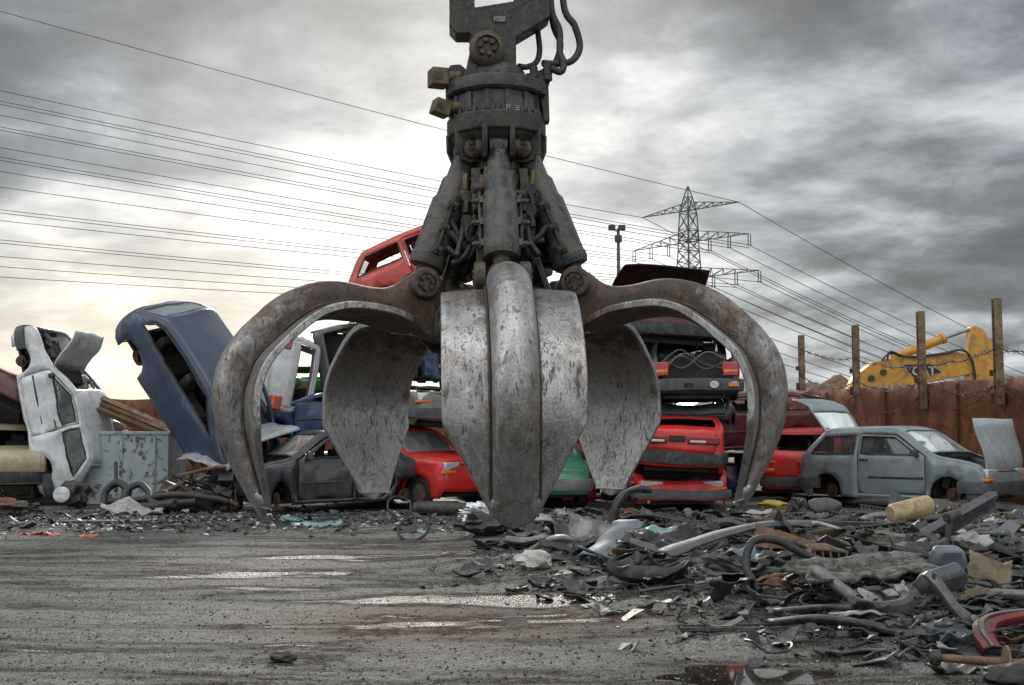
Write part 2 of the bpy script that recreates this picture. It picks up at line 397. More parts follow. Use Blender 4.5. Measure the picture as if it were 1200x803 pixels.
def ground_mat():
    m = bpy.data.materials.new('wet_grit'); nt = nodes(m)
    tc = nt.nodes.new('ShaderNodeTexCoord').outputs['Object']
    streak = tex(nt, tc, 1.0, 7, .62, .9, (.35, 1.5, 1))
    patch = tex(nt, tc, .5, 6, .6, .8, (.6, 1.2, 1))
    mid = tex(nt, tc, 9, 8, .72, .3)
    fine = tex(nt, tc, 48, 8, .72)
    grit = nt.nodes.new('ShaderNodeTexVoronoi'); grit.inputs['Scale'].default_value = 55; nt.links.new(tc, grit.inputs['Vector'])
    g = grit.outputs['Distance']
    wet = mth(nt, 'ADD', mth(nt, 'MULTIPLY', streak, .6), mth(nt, 'MULTIPLY', patch, .4))
    band_ = tex(nt, tc, 1.0, 6, .6, .6, (.28, 1.7, 1))
    wet = mth(nt, 'ADD', mth(nt, 'MULTIPLY', wet, .62), mth(nt, 'MULTIPLY', band_, .38))
    wf = ramp(nt, mth(nt, 'ADD', wet, mth(nt, 'MULTIPLY', mth(nt, 'SUBTRACT', mid, .5), .30)), [(.445, 1), (.525, 0)])
    gl = mth(nt, 'MULTIPLY', ramp(nt, wet, [(.425, 1), (.455, 0)]), .9)
    dry = mix(nt, ramp(nt, fine, [(.35, 0), (.65, 1)]), (.085, .080, .072), (.44, .43, .405))
    dry = mix(nt, mth(nt, 'MULTIPLY', ramp(nt, mid, [(.47, 0), (.58, 1)]), .8), dry, (.042, .04, .036))
    wetc = mix(nt, ramp(nt, fine, [(.35, 0), (.7, 1)]), (.024, .019, .014), (.105, .086, .062))
    c = mix(nt, wf, dry, wetc)
    c = mix(nt, mth(nt, 'MULTIPLY', ramp(nt, tex(nt, tc, 75, 4, .6), [(.49, 0), (.55, 1)]), .88), c, (.016, .015, .013))
    c = mix(nt, mth(nt, 'MULTIPLY', ramp(nt, tex(nt, tc, 60, 3, .5, .3), [(.60, 0), (.65, 1)]), .5), c, (.36, .355, .34))
    # rust stained run in the middle of the yard
    mp = nt.nodes.new('ShaderNodeMapping'); mp.inputs['Location'].default_value = (.45 * .55, -8.6 * .9, 0); mp.inputs['Scale'].default_value = (.55, .9, 1)
    nt.links.new(tc, mp.inputs[0])
    ln = nt.nodes.new('ShaderNodeVectorMath'); ln.operation = 'LENGTH'; nt.links.new(mp.outputs[0], ln.inputs[0])
    rf = mth(nt, 'MULTIPLY', ramp(nt, ln.outputs['Value'], [(.35, 1), (1.1, 0)]), ramp(nt, streak, [(.40, 0), (.52, 1)]))
    c = mix(nt, mth(nt, 'MULTIPLY', rf, .85), c, (.085, .038, .014))
    r = mth(nt, 'SUBTRACT', mth(nt, 'ADD', .55, mth(nt, 'MULTIPLY', mth(nt, 'SUBTRACT', fine, .5), .4)), mth(nt, 'MULTIPLY', gl, .42), True)
    r = mth(nt, 'ADD', r, mth(nt, 'MULTIPLY', mth(nt, 'SUBTRACT', wf, gl), .2), True)
    sp = mth(nt, 'ADD', mth(nt, 'SUBTRACT', .2, mth(nt, 'MULTIPLY', wf, .16)), mth(nt, 'MULTIPLY', gl, .45))
    h = mth(nt, 'ADD', mth(nt, 'MULTIPLY', fine, .7), mth(nt, 'MULTIPLY', mid, 1.0)); h = mth(nt, 'SUBTRACT', h, mth(nt, 'MULTIPLY', g, .5))
    h = mth(nt, 'MULTIPLY', h, mth(nt, 'SUBTRACT', 1.0, mth(nt, 'MULTIPLY', gl, .8)))
    finish(nt, c, r, 0, h, .9, .03, 0, sp)
    return m
M_GROUND = ground_mat()
def axis(lo, hi, st, far):
    a = [lo + st * i for i in range(int((hi - lo) / st) + 1)]
    o, s = [], st
    v = lo
    while v > -far: s *= 1.5; v -= s; o.append(v)
    b, s = [], st; v = a[-1]
    while v < far: s *= 1.5; v += s; b.append(v)
    return o[::-1] + a + b
gx, gy = axis(-11, 11.5, .07, 2500), axis(3.6, 24, .07, 2500)
g = MB(); nx = len(gx)
g.v = [(x, y, gz(x, y) if (abs(x) < 60 and -20 < y < 80) else 0) for y in gy for x in gx]
g.f = [(j * nx + i, j * nx + i + 1, (j + 1) * nx + i + 1, (j + 1) * nx + i) for j in range(len(gy) - 1) for i in range(nx - 1)]
tag(g.build('ground', M_GROUND), kind='structure')

# puddle in the foreground
m = bpy.data.materials.new('puddle_water'); nt = nodes(m)
finish(nt, (.035, .028, .020), .03, 0, spec=.6)
g = MB(); ring = []
for k in range(90):
    a = 2 * pi * k / 90; rr = 1 + .55 * noise.noise(Vector((cos(a) * 1.4, sin(a) * 1.4, 2))) + .07 * noise.noise(Vector((cos(a) * 5, sin(a) * 5, 7)))
    ring.append((PUD[0] + .50 * rr * cos(a), PUD[1] + .26 * rr * sin(a), -.003))
g.add(ring, [tuple(range(90))])
tag(g.build('puddle', m, smooth=0), kind='structure')

# grit and fragments too many to count
def scatter(name, n, fn, m, smin, smax, flat=.5):
    g = MB()
    for _ in range(n):
        x, y = fn(); s = smin + (smax - smin) * random.random() ** 3
        q = Euler((random.uniform(-.5, .5), random.uniform(-.5, .5), random.uniform(0, 6.3))).to_matrix().to_4x4()
        q.translation = (x, y, gz(x, y) + s * flat * .25)
        a, b, c = s * random.uniform(.5, 1.2), s * random.uniform(.4, .9), s * flat * random.uniform(.4, 1)
        j = lambda: random.uniform(.6, 1.1)
        g.add([(a * j(), 0, 0), (0, b * j(), 0), (-a * j(), 0, 0), (0, -b * j(), 0), (a * .2, b * .1, c), (0, 0, -c)],
              [(0, 1, 4), (1, 2, 4), (2, 3, 4), (3, 0, 4), (1, 0, 5), (2, 1, 5), (3, 2, 5), (0, 3, 5)], q)
    return tag(g.build(name, m, smooth=0), kind='stuff')
def fan():
    y = 4.6 + 13 * random.random() ** 1.6; return random.uniform(-.5, .5) * y * 1.0, y
def pile():
    while True:
        x, y = random.uniform(-.8, 9), random.uniform(7, 18.5)
        if x > -.2 + max(0, 11 - y) * .5 + random.gauss(0, .4): return x, y
def band():
    return random.uniform(-10, 9), random.gauss(18.2, 1.2)
M_GRIT = mat('dark_grit', (.05, .047, .042), .6, 0, .6, 30, (.2, .19, .17), .5, .3, 60)
M_GRITL = mat('pale_grit', (.30, .29, .27), .6, 0, .4, 30, (.1, .09, .08), .5, .3, 60)
M_SHARD = mat('plastic_shards', (.035, .036, .039), .42, 0, .5, 20, (.18, .17, .15), .4, .2, 60)
M_GSHARD = mat('glass_crumbs', (.42, .47, .46), .2, 0, .3, 20, (.2, .2, .18), .4, .2, 60)
scatter('dark_grit', 24000, fan, M_GRIT, .004, .022)
scatter('pale_grit', 7000, fan, M_GRITL, .004, .018)
scatter('pile_grit', 6000, pile, M_GRIT, .01, .06, .35)
def curled(name, n, fn, m, smin, smax):
    g = MB()
    for _ in range(n):
        x, y = fn(); s = smin + (smax - smin) * random.random() ** 2.5; a = random.uniform(.5, 1.6); b = random.uniform(.15, .6); cu = random.uniform(-.6, .9)
        q = Euler((random.uniform(-.5, .5), random.uniform(-.4, .4), random.uniform(0, 6.3))).to_matrix().to_4x4(); q.translation = (x, y, gz(x, y) + s * .06)
        vs = [(s * a * (u / 3 - .5) + random.uniform(-.12, .12) * s, s * b * (v - .5) * random.uniform(.4, 1.3), s * cu * (u / 3 - .5) ** 2 + random.uniform(-.06, .06) * s) for u in range(4) for v in range(2)]
        g.add(vs, [(2 * u, 2 * u + 2, 2 * u + 3, 2 * u + 1) for u in range(3)], q)
    o = g.build(name, m, smooth=0, solid=.008); return tag(o, kind='stuff')
curled('plastic_shards', 5200, pile, M_SHARD, .03, .30)
def squiggles(n, fn, m, name):
    g = MB()
    for _ in range(n):
        x, y = fn(); a = random.uniform(0, 6.3); L = random.uniform(.12, .5); P = []
        for k in range(7):
            t = k / 6; P.append((x + cos(a) * L * (t - .5), y + sin(a) * L * (t - .5), gz(x, y) + .015 + abs(random.gauss(0, .03)))); a += random.uniform(-.5, .5)
        g.tube(crom(P, 2), random.uniform(.004, .011), 5)
    return tag(g.build(name, m), kind='stuff')
squiggles(420, pile, M_SHARD, 'loose_wiring'); squiggles(160, band, M_SHARD, 'wire_litter')
curled('pale_shards', 600, pile, M_GRITL, .02, .14)
scatter('glass_crumbs', 3400, band, M_GSHARD, .015, .09, .25)
curled('yard_litter', 3200, band, M_SHARD, .03, .25)
# ------------------------------------------------------------------ the grapple
GR = empty('scrap_grapple', (-.062, 6.72, .97), (0, R(-.8), R(3.3)))
tag(GR, 'huge five-tined steel scrap grapple hanging open over the yard from a black rotator', 'grapple')
# black dusty iron of the head
ST = [((.34, 1.23), (.34, .95)), ((.40, 1.315), (.37, .93)), ((.483, 1.345), (.45, .965)), ((.56, 1.30), (.53, 1.01)), ((.65, 1.245), (.63, 1.05)), ((.78, 1.24), (.74, 1.09)),
      ((.95, 1.268), (.92, 1.11)), ((1.10, 1.25), (1.05, 1.09)), ((1.26, 1.185), (1.16, 1.03)), ((1.417, 1.06), (1.27, .935)),
      ((1.54, .92), (1.385, .815)), ((1.603, .79), (1.435, .70)), ((1.628, .66), (1.455, .59)), ((1.618, .52), (1.45, .465)),
      ((1.588, .395), (1.43, .355)), ((1.522, .24), (1.388, .20)), ((1.458, .12), (1.358, .09)), ((1.42, .05), (1.345, .03))]
SO = crom([Vector((*o, 0)) for o, i in ST], 5); SI = crom([Vector((*i, 0)) for o, i in ST], 5)
def tine_spine(pol):
    g = MB(); rings = []; wear = []
    NA = 14
    for k, (o, i) in enumerate(zip(SO, SI)):
        n = (i - o); T = n.length; n.normalize()
        t = k / (len(SO) - 1)
        hw = .095 + .012 * sstep(.15, .4, t); hd = min(.10, T * .6)
        sec = [(hw, T)]
        for a in range(NA + 1):
            an = pi * a / NA
            sec.append((hw * cos(an), hd * (1 - sin(an))))
        sec.append((-hw, T))
        for (w, d) in sec:
            p = o + n * d
            ds = .003 * fbm(p.x * 9, p.y * 9, w * 9, 2)
            g.v.append((p.x + ds, w, p.y + ds))
            top = 1 - min(1, d / .12)
            wear.append(pol + .02 + .58 * sstep(.22, .60, t) + .14 * top * sstep(.3, .5, t) - .22 * sstep(.10, .2, d) + .25 * sstep(.82, 1, t))
    m = NA + 3
    for k in range(len(SO) - 1):
        for a in range(m):
            b = (a + 1) % m
            g.f.append((k * m + a, k * m + b, (k + 1) * m + b, (k + 1) * m + a))
    g.f.append(tuple(range(m))); g.f.append(tuple(reversed([(len(SO) - 1) * m + a for a in range(m)])))
    g.att['wear'] = wear
    return g
def tine_shell(pol):
    g = MB(); wear = []
    NW = 20; ks = [k for k in range(len(SI)) if k >= 14]
    lens = [0]
    for a, b in zip(ks, ks[1:]): lens.append(lens[-1] + (SI[b] - SI[a]).length)
    for side in (0, 1):
        for q, k in enumerate(ks):
            o, i = SO[k], SI[k]; n = (i - o).normalized()
            z = i.y; low = k > 45
            W = .335
            if k < 22: W = .13 + .205 * sstep(12, 21, k)
            if low and z < .47: W = .105 + .23 * max(0, (z - .03)) / .44
            W = W * (1 + .012 * fbm(z * 4, i.x * 4, 3, 2))
            for j in range(NW + 1):
                u = -1 + 2 * j / NW; w = W * u
                d = -.028 + .17 * w * w + side * .040
                p = i + n * d + Vector((0, 0, 0))
                ds = .004 * fbm(p.x * 5, w * 5, p.y * 5, 2)
                g.v.append((p.x + ds, w, p.y + ds))
                ed = 1 - abs(u)
                mid = abs(w) - .105
                wv = .78 + .5 * sstep(.10, 0, ed) - .45 * sstep(.05, 0, mid) if side == 0 else .86 + .4 * sstep(.08, 0, ed)
                wv -= .55 * sstep(.85, 1.08, z) if side == 0 else .50 * sstep(.80, 1.06, z)
                if k < 26: wv -= .2
                if side: wv += .12 * (1 - sstep(.1, .6, z))
                wear.append(wv + pol * .6)
    m = NW + 1; L = len(ks); off = L * m
    for q in range(L - 1):
        for j in range(NW):
            g.f.append((q * m + j, (q + 1) * m + j, (q + 1) * m + j + 1, q * m + j + 1))
            g.f.append((off + q * m + j, off + q * m + j + 1, off + (q + 1) * m + j + 1, off + (q + 1) * m + j))
        for j in (0, NW):
            g.f.append((q * m + j, (q + 1) * m + j, off + (q + 1) * m + j, off + q * m + j) if j == NW else (q * m + j, off + q * m + j, off + (q + 1) * m + j, (q + 1) * m + j))
    for q in (0, L - 1):
        for j in range(NW): g.f.append((q * m + j, q * m + j + 1, off + q * m + j + 1, off + q * m + j))
    g.att['wear'] = wear
    return g
def tine_tip():
    g = MB(); wear = []
    # rounded digging shoe: width flares, then closes in a half round
    prof = [(.115, .105, .03), (.118, .122, .035), (.10, .13, .036), (.07, .128, .034), (.04, .115, .030), (.015, .092, .025), (-.005, .062, .018), (-.018, .025, .010)]
    n = 14
    for (z, hw, th) in prof:
        cx = 1.374 + .026 * (z / .12)
        dep = .048 * max(.12, min(1, (z + .03) / .12)) + .012
        for a in range(n):
            an = 2 * pi * a / n
            ca, sa = cos(an), sin(an)
            w = hw * .93 * math.copysign(abs(ca) ** .7, ca); d = dep * math.copysign(abs(sa) ** .8, sa) * (1.0 if sa > 0 else .55)
            g.v.append((cx + d - .015, w, z)); wear.append(.75)
    for k in range(len(prof) - 1):
        for a in range(n):
            b = (a + 1) % n; g.f.append((k * n + b, k * n + a, (k + 1) * n + a, (k + 1) * n + b))
    g.f.append(tuple(range(n))); g.f.append(tuple(reversed([(len(prof) - 1) * n + a for a in range(n)])))
    g.att['wear'] = wear
    return g
def bolt_circle(g, c, ax, rad, n, rb, h):
    c, ax = Vector(c), Vector(ax).normalized(); e1 = ax.orthogonal().normalized(); e2 = ax.cross(e1)
    for k in range(n):
        p = c + (e1 * cos(2 * pi * k / n) + e2 * sin(2 * pi * k / n)) * rad
        g.cyl(p, p + ax * h, rb, 6)
PU, PL = Vector((.185, 0, 2.045)), Vector((.483, 0, 1.255))
M_WELD = mat('rusty_weld', (.085, .06, .045), .55, .5, .5, 14, (.045, .035, .028), .6, .5, 60)
def make_tine(ang, pol):
    t = tine_spine(pol).build('tine', STEEL, GR, smooth=50)
    t.rotation_euler = (0, 0, ang)
    tine_shell(pol).build('shell', STEEL, t, smooth=40, bevel=.006)
    tine_tip().build('tip', STEEL, t, smooth=50)
    for s in (-1, 1):
        P = []; rd = []
        for k in range(18, len(SI) - 6):
            for q in (0, .5):
                i = SI[k].lerp(SI[k + 1], q); o = SO[k].lerp(SO[k + 1], q); n_ = (i - o).normalized(); p = i - n_ * .032
                P.append((p.x, s * .114, p.y)); rd.append(.0075 + .003 * noise.noise(Vector((k * 1.7 + q * 3, s, 2))))
        MB().tube(P, rd, 8).build('weld_bead', M_WELD, t, smooth=60)
    for s in (-1, 1):
        g = MB().lathe([(.088, 0), (.088, .05), (.078, .06), (.055, .062), (.052, .05), (.03, .05)], 24, Matrix.Translation((PL.x, s * .095, PL.z)) @ Matrix.Rotation(-s * pi / 2, 4, 'X'))
        bolt_circle(g, (PL.x, s * .145, PL.z), (0, s, 0), .034, 6, .012, .018)
        g.build('pivot_pin', M_BOLT, t, smooth=40)
    return t
def make_cylinder(ang):
    ax = (PL - PU).normalized(); L = (PL - PU).length
    M = ax.to_track_quat('Z', 'Y').to_matrix().to_4x4(); M.translation = PU
    g = MB()
    g.lathe([(.05, .03), (.064, .05), (.066, .17), (.082, .20), (.084, .30), (.098, .33), (.100, .66), (.105, .665), (.105, .70), (.10, .71), (.095, .725), (.05, .73)], 28, M)
    g.cyl(PU + Vector((0, -.05, 0)), PU + Vector((0, .05, 0)), .068, 20)
    c = g.build('hydraulic_cylinder', M_IRONB, GR, smooth=40); c.rotation_euler = (0, 0, ang)
    MB().cyl(PU + ax * .7, PL, .05, 18).build('rod', M_BOLT, c)
    h = MB(); side = Vector((0, 1, 0))
    # clamps with bolts and a feed pipe along both sides
    for s in (-1, 1):
        out = Vector((0, s, 0)); q = ax.cross(out)
        for f in (.36, .50, .635):
            p = PU + ax * f + out * .092
            h.box((0, 0, 0), (.03, .05, .042), Matrix.Translation(p + out * .008) @ ax.to_track_quat('Z', 'Y').to_matrix().to_4x4())
            h.cyl(p + out * .0, p + out * .055, .018, 8); h.cyl(p + out * .055 - q * .0, p + out * .07, .012, 6)
            h.build('clamp', M_BOLT, c, smooth=40); h = MB()
    for s in (-1, 1):
        out = Vector((0, s, 0))
        MB().tube([PU + ax * f + out * .114 for f in (.30, .45, .66)], .011, 8).build('feed_pipe', M_IRON, c)
    for s in (-1, 1):
        b = MB().lathe([(.055, 0), (.055, .025), (.045, .032), (.02, .034)], 18, Matrix.Translation((PU.x, s * .095, PU.z)) @ Matrix.Rotation(-s * pi / 2, 4, 'X'))
        bolt_circle(b, (PU.x, s * .122, PU.z), (0, s, 0), .032, 6, .010, .016)
        b.build('pin_cap', M_BOLT, c, smooth=40)
    # small pin on the face of the eye
    MB().lathe([(.034, 0), (.034, .012), (.022, .018), (.010, .018)], 16, Matrix.Translation(PU + Vector((.060, 0, .0))) @ Matrix.Rotation(pi / 2, 4, 'Y')).build('eye_bolt', M_BOLT, c, smooth=40)
    return c
angs = [-pi / 2 + k * 2 * pi / 5 for k in range(5)]
tf = make_tine(angs[0], .16); t0 = make_tine(angs[1], -.24); c0 = make_cylinder(angs[0])
for a in angs[1:]:
    for src in (t0, c0):
        if src is t0 and a == angs[1]: continue
        n = copy_tree(src, GR); n.rotation_euler = (0, 0, a)
# rotator, crown and hub
g = MB().lathe([(.12, 2.0), (.255, 2.10), (.27, 2.135), (.287, 2.14), (.292, 2.165), (.292, 2.235), (.284, 2.246)], 64)
for a in angs:
    Rm = Matrix.Rotation(a, 4, 'Z')
    for s in (-1, 1):
        # lug plates that carry the cylinder eyes
        g.prism([(.03, 2.16), (.285, 2.16), (.282, 2.06), (.25, 1.985), (.20, 1.965), (.12, 1.98), (.03, 1.94)], .03, Rm @ Matrix.Translation((0, s * .078, 0)) @ Matrix.Rotation(pi / 2, 4, 'X'))
g.lathe([(.10, 1.9), (.16, 1.93), (.16, 2.13)], 20)
g.build('crown', M_IRON, GR, smooth=35, bevel=.005)
g = MB().lathe([(.20, 2.20), (.258, 2.246), (.258, 2.385), (.20, 2.40)], 48)
for k in range(30):
    a = 2 * pi * k / 30
    g.cyl((.268 * cos(a), .268 * sin(a), 2.246), (.268 * cos(a), .268 * sin(a), 2.275), .013, 6)
for k in range(14):
    a = 2 * pi * k / 14
    g.box((.255, 0, 2.315), (.025, .035, .12), Matrix.Rotation(a, 4, 'Z'))
g.build('swivel_drum', M_IRONB, GR, smooth=35)
g = MB().lathe([(.22, 2.36), (.285, 2.372), (.297, 2.385), (.297, 2.445), (.29, 2.455), (.22, 2.462), (.19, 2.475), (.175, 2.53), (.155, 2.56), (.05, 2.565)], 64)
for k in range(24):
    a = 2 * pi * k / 24
    g.cyl((.255 * cos(a), .255 * sin(a), 2.455), (.255 * cos(a), .255 * sin(a), 2.48), .014, 6)
g.build('rotator', M_IRON, GR, smooth=35)
for (an, z) in ((-62, 2.285), (-95, 2.775)):
    pass
# knuckle, pin and hanger plate
XZ = Matrix.Rotation(pi / 2, 4, 'X')
def px(u, v): return ((u - 588) * .004956 - .02 * (v - 60) / 500, .43 + (504 - v) * .004956)
g = MB()
for yy in (-.115, .115):
    g.prism([px(*p) for p in ((545, 103), (551, 88), (557, 60), (566, 46), (577, 41), (588, 46), (598, 62), (606, 84), (618, 104))], .05, Matrix.Translation((0, yy, 0)) @ XZ)
g.build('knuckle', M_IRON, GR, smooth=30, bevel=.006)
pc = px(577, 59)
g = MB()
for s in (-1, 1):
    g.lathe([(.105, 0), (.105, .03), (.085, .05), (.07, .055), (.066, .035), (.02, .035)], 28, Matrix.Translation((pc[0], s * .138, pc[1])) @ Matrix.Rotation(-s * pi / 2, 4, 'X'))
    bolt_circle(g, (pc[0], s * .172, pc[1]), (0, s, 0), .042, 6, .014, .03)
g.cyl((pc[0], -.14, pc[1]), (pc[0], .14, pc[1]), .06, 20)
g.build('swivel_pin', M_BOLT, GR, smooth=40)
g = MB().prism([px(*p) for p in ((533, -240), (533, 27), (541, 36), (556, 36), (566, 44), (568, 82), (612, 82), (612, 40), (645, 20), (653, 14), (653, -240))], .17,
               XZ, holes=[[px(*p) for p in ((563, 4), (609, -4), (609, -200), (563, -200))]])
g.build('hanger_bracket', M_IRON, GR, smooth=30, bevel=.008)
# maker's plates (blank, with illegible lines)
def plate(c, w, h, M):
    g = MB().box((0, 0, 0), (w, .004, h), M @ Matrix.Translation(c)); o = g.build('maker_plate', M_IRON, GR)
    g = MB()
    for (dx, dz, ww, hh) in ((0, h * .32, w * .8, h * .10), (0, -.02 * h, w * .8, h * .10), (w * .05, -h * .32, w * .6, h * .08), (-w * .46, 0, w * .05, h * .8)):
        g.box((dx, -.004, dz), (ww, .003, hh), M @ Matrix.Translation(c))
    g.build('print', M_WHITE, o)
plate((px(593, 19)[0], -.09, px(593, 19)[1]), .075, .036, Matrix.Identity(4))
a = R(20); plate((0, -.262, 2.262), .10, .034, Matrix.Rotation(a, 4, 'Z'))
# side plate with two brass blocks on the left
def blk(u, v, w, h, rot, y=-.05):
    p = px(u, v); g = MB().box((0, 0, 0), (w, .11, h), Matrix.Translation((p[0], y, p[1])) @ Matrix.Rotation(R(rot), 4, 'Y') @ Matrix.Rotation(R(18), 4, 'Z'))
    g.cyl(Vector((p[0] + .02, y, p[1])), Vector((p[0] + .14, y, p[1] + .01)), .035, 12)
    o = g.build('brass_block', M_BRASS, GR, bevel=.008)
    MB().box((0, 0, 0), (w * .5, .004, h * .4), Matrix.Translation((p[0], y - .06, p[1])) @ Matrix.Rotation(R(rot), 4, 'Y') @ Matrix.Rotation(R(18), 4, 'Z')).build('stamp_plate', M_BOLT, o)
blk(520, 88, .105, .105, 0); blk(523, 128, .10, .09, 17, -.12)
g = MB().prism([px(*p) for p in ((529, 132), (528, 82), (534, 72), (546, 71), (556, 80), (575, 88), (575, 104), (540, 106), (538, 132))], .05, Matrix.Translation((0, -.03, 0)) @ XZ, holes=[[px(544 + 3 * cos(k), 92 + 3 * sin(k)) for k in range(6)]])
g.build('valve_plate', M_IRON, GR, bevel=.006)
# manifold and hoses on the right
g = MB().prism([px(*p) for p in ((618, 100), (628, 82), (640, 80), (650, 74), (655, 84), (650, 100), (651, 142), (644, 142), (640, 112), (625, 108))], .08, Matrix.Translation((0, -.05, 0)) @ XZ)
for k, (u, v) in enumerate(((632, 84), (641, 96), (648, 79))):
    p = px(u, v); g.cyl((p[0], -.12, p[1] + .03), (p[0], -.12, p[1] - .05), .024, 10); g.cyl((p[0], -.12, p[1] - .05), (p[0], -.12, p[1] - .08), .03, 6)
g.build('manifold', M_IRON, GR, bevel=.004)
def hose(pts, r=.022, m=None, name='hydraulic_hose'):
    P = crom([Vector(p) for p in pts], 8)
    return MB().tube(P, r, 10).build(name, m or M_RUBBER, GR, smooth=60)
def pp(u, v, y): a = px(u, v); return (a[0], y, a[1])
hose([pp(668, -60, .0), pp(671, 0, -.02), pp(683, 22, -.03), pp(689, 48, -.03), pp(679, 66, -.05), pp(660, 72, -.08), pp(643, 74, -.12)], .021)
hose([pp(652, -60, -.03), pp(655, 4, -.05), pp(664, 30, -.06), pp(664, 58, -.08), pp(668, 72, -.10), pp(664, 84, -.12), pp(652, 80, -.12)], .021)
hose([pp(655, -60, .06), pp(658, 10, .05), pp(667, 40, .03), pp(660, 66, .0), pp(650, 78, -.06)], .02)
hose([pp(634, -60, .08), pp(640, 18, .07), pp(642, 48, .05), pp(636, 66, .0), pp(624, 74, -.05), pp(615, 75, -.08)], .018)
# centre post and lower hub
g = MB().lathe([(.085, 1.0), (.085, 1.5), (.12, 1.56), (.12, 1.95)], 20)
g.build('centre_post', M_IRON, GR, smooth=40)
g = MB().lathe([(.10, .86), (.27, .88), (.31, .93), (.31, 1.20), (.27, 1.24), (.08, 1.26)], 30)
for a in angs:
    Rm = Matrix.Rotation(a, 4, 'Z')
    for s in (-1, 1):
        g.prism([(.2, .88), (.36, .88), (.44, .95), (.43, 1.08), (.36, 1.2), (.2, 1.22)], .03, Rm @ Matrix.Translation((0, s * .125, 0)) @ XZ)
    g.cyl(Rm @ Vector((.36, -.15, 1.0)), Rm @ Vector((.36, .15, 1.0)), .06, 16)
g.build('hub', M_IRON, GR, smooth=35, bevel=.005)
# hoses slung between the cylinders, with brass unions
def sling(a0, r0, z0, r1, z1, da, drop, rad=.02):
    A, B = angs[0] + a0, angs[0] + a0 + da
    pts = []
    for k in range(6):
        t = k / 5; r = r0 + (r1 - r0) * t - .03 * sin(pi * t); a = A + (B - A) * t; z = z0 + (z1 - z0) * t - drop * sin(pi * t) ** 1.0
        pts.append((r * cos(a), r * sin(a), z))
    h = hose(pts, rad)
    for i in (0,):
        p = Vector(pts[i]); q = Vector(pts[1 if i == 0 else -2]); d = (q - p).normalized()
        g = MB(); g.cyl(p - d * .02, p + d * .04, rad * 1.25, 6); g.cyl(p + d * .04, p + d * .075, rad * 1.12, 10)
        g.build('hose_union', M_BRASS, h, smooth=30)
for k in range(5):
    b = k * 2 * pi / 5
    random.seed(40 + k)
    sling(b - .34, .23, 1.80, .36, 1.55, -.55, .20); sling(b - .30, .25, 1.72, .38, 1.46, -.62, .17)
    sling(b - .45, .22, 1.86, .40, 1.36, -.30, .12, .018)
    sling(b + .32, .24, 1.78, .34, 1.50, .52, .10); sling(b + .30, .23, 1.88, .39, 1.40, .28, .04, .018)
    sling(b - .22, .26, 1.84, .33, 1.62, -.75, .26, .017); sling(b - .28, .24, 1.90, .30, 1.42, -.7, .16, .015); sling(b + .25, .25, 1.84, .36, 1.58, .6, .2, .017)
    sling(b + .5, .17, 1.9, .2, 1.35, .2, .05, .02); sling(b - .6, .17, 1.88, .18, 1.32, -.15, .06, .022)
# distribution blocks beside the cylinders
for k in range(5):
    a = angs[k]; Rm = Matrix.Rotation(a, 4, 'Z')
    g = MB()
    for s, z in ((-1, 1.80), (-1, 1.68), (1, 1.76), (1, 1.62)):
        g.cyl(Rm @ Vector((.22, s * .06, z)), Rm @ Vector((.24, s * .155, z - .005)), .036, 14)
        g.cyl(Rm @ Vector((.235, s * .135, z - .02)), Rm @ Vector((.245, s * .135, z - .10)), .022, 8)
    g.bar(Rm @ Vector((.19, -.13, 1.92)), Rm @ Vector((.21, -.13, 1.60)), .045, .05)
    g.bar(Rm @ Vector((.20, -.115, 1.6)), Rm @ Vector((.33, -.115, 1.20)), .04, .03)
    g.build('hose_block', M_IRON, GR, smooth=35, bevel=.004)
# ------------------------------------------------------------------ wrecked cars
HATCH = dict(L=3.5, W=1.58, H=1.40, belt=.93, tum=.15,
    top=[(-1.75, .30, 'tailb'), (-1.77, .52, 'tail'), (-1.74, .80, 'tail'), (-1.66, .94, 'rearwin'), (-1.30, 1.31, 'roof'), (-1.10, 1.375, 'roof'), (-.35, 1.40, 'roof'), (.20, 1.36, 'screen'), (.82, .96, 'bonnet'), (1.45, .83, 'bonnet'), (1.67, .72, 'nose'), (1.74, .55, 'nose'), (1.74, .30, 'end')],
    wins=[[(-1.50, .96), (-1.22, 1.27), (-.60, 1.30), (-.60, .96)]],
    doors=[dict(poly=[(-.53, .27), (-.53, 1.325), (.16, 1.31), (.74, .94), (.74, .27)], win=[(-.47, .97), (-.47, 1.28), (.14, 1.265), (.60, .97)])],
    arches=[(-1.18, .31), (1.12, .31)])
BOOTY = dict(HATCH, H=1.38,   # three box saloon
    top=[(-1.95, .32, 'tailb'), (-1.98, .5, 'tail'), (-1.95, .84, 'boot'), (-1.20, .92, 'rearwin'), (-.85, 1.30, 'roof'), (-.7, 1.355, 'roof'), (-.1, 1.38, 'roof'), (.30, 1.34, 'screen'), (.85, .95, 'bonnet'), (1.6, .86, 'bonnet'), (1.85, .80, 'nose'), (1.92, .6, 'nose'), (1.90, .32, 'end')],
    wins=[], doors=[dict(poly=[(-.95, .50), (-.87, .94), (-.66, 1.30), (-.22, 1.32), (-.22, .27), (-.72, .27)], win=[(-.80, .97), (-.60, 1.26), (-.28, 1.28), (-.28, .97)]),
        dict(poly=[(-.19, .27), (-.19, 1.325), (.24, 1.31), (.78, .93), (.78, .27)], win=[(-.13, .97), (-.13, 1.28), (.22, 1.265), (.62, .97)])],
    arches=[(-1.22, .30), (1.18, .31)])
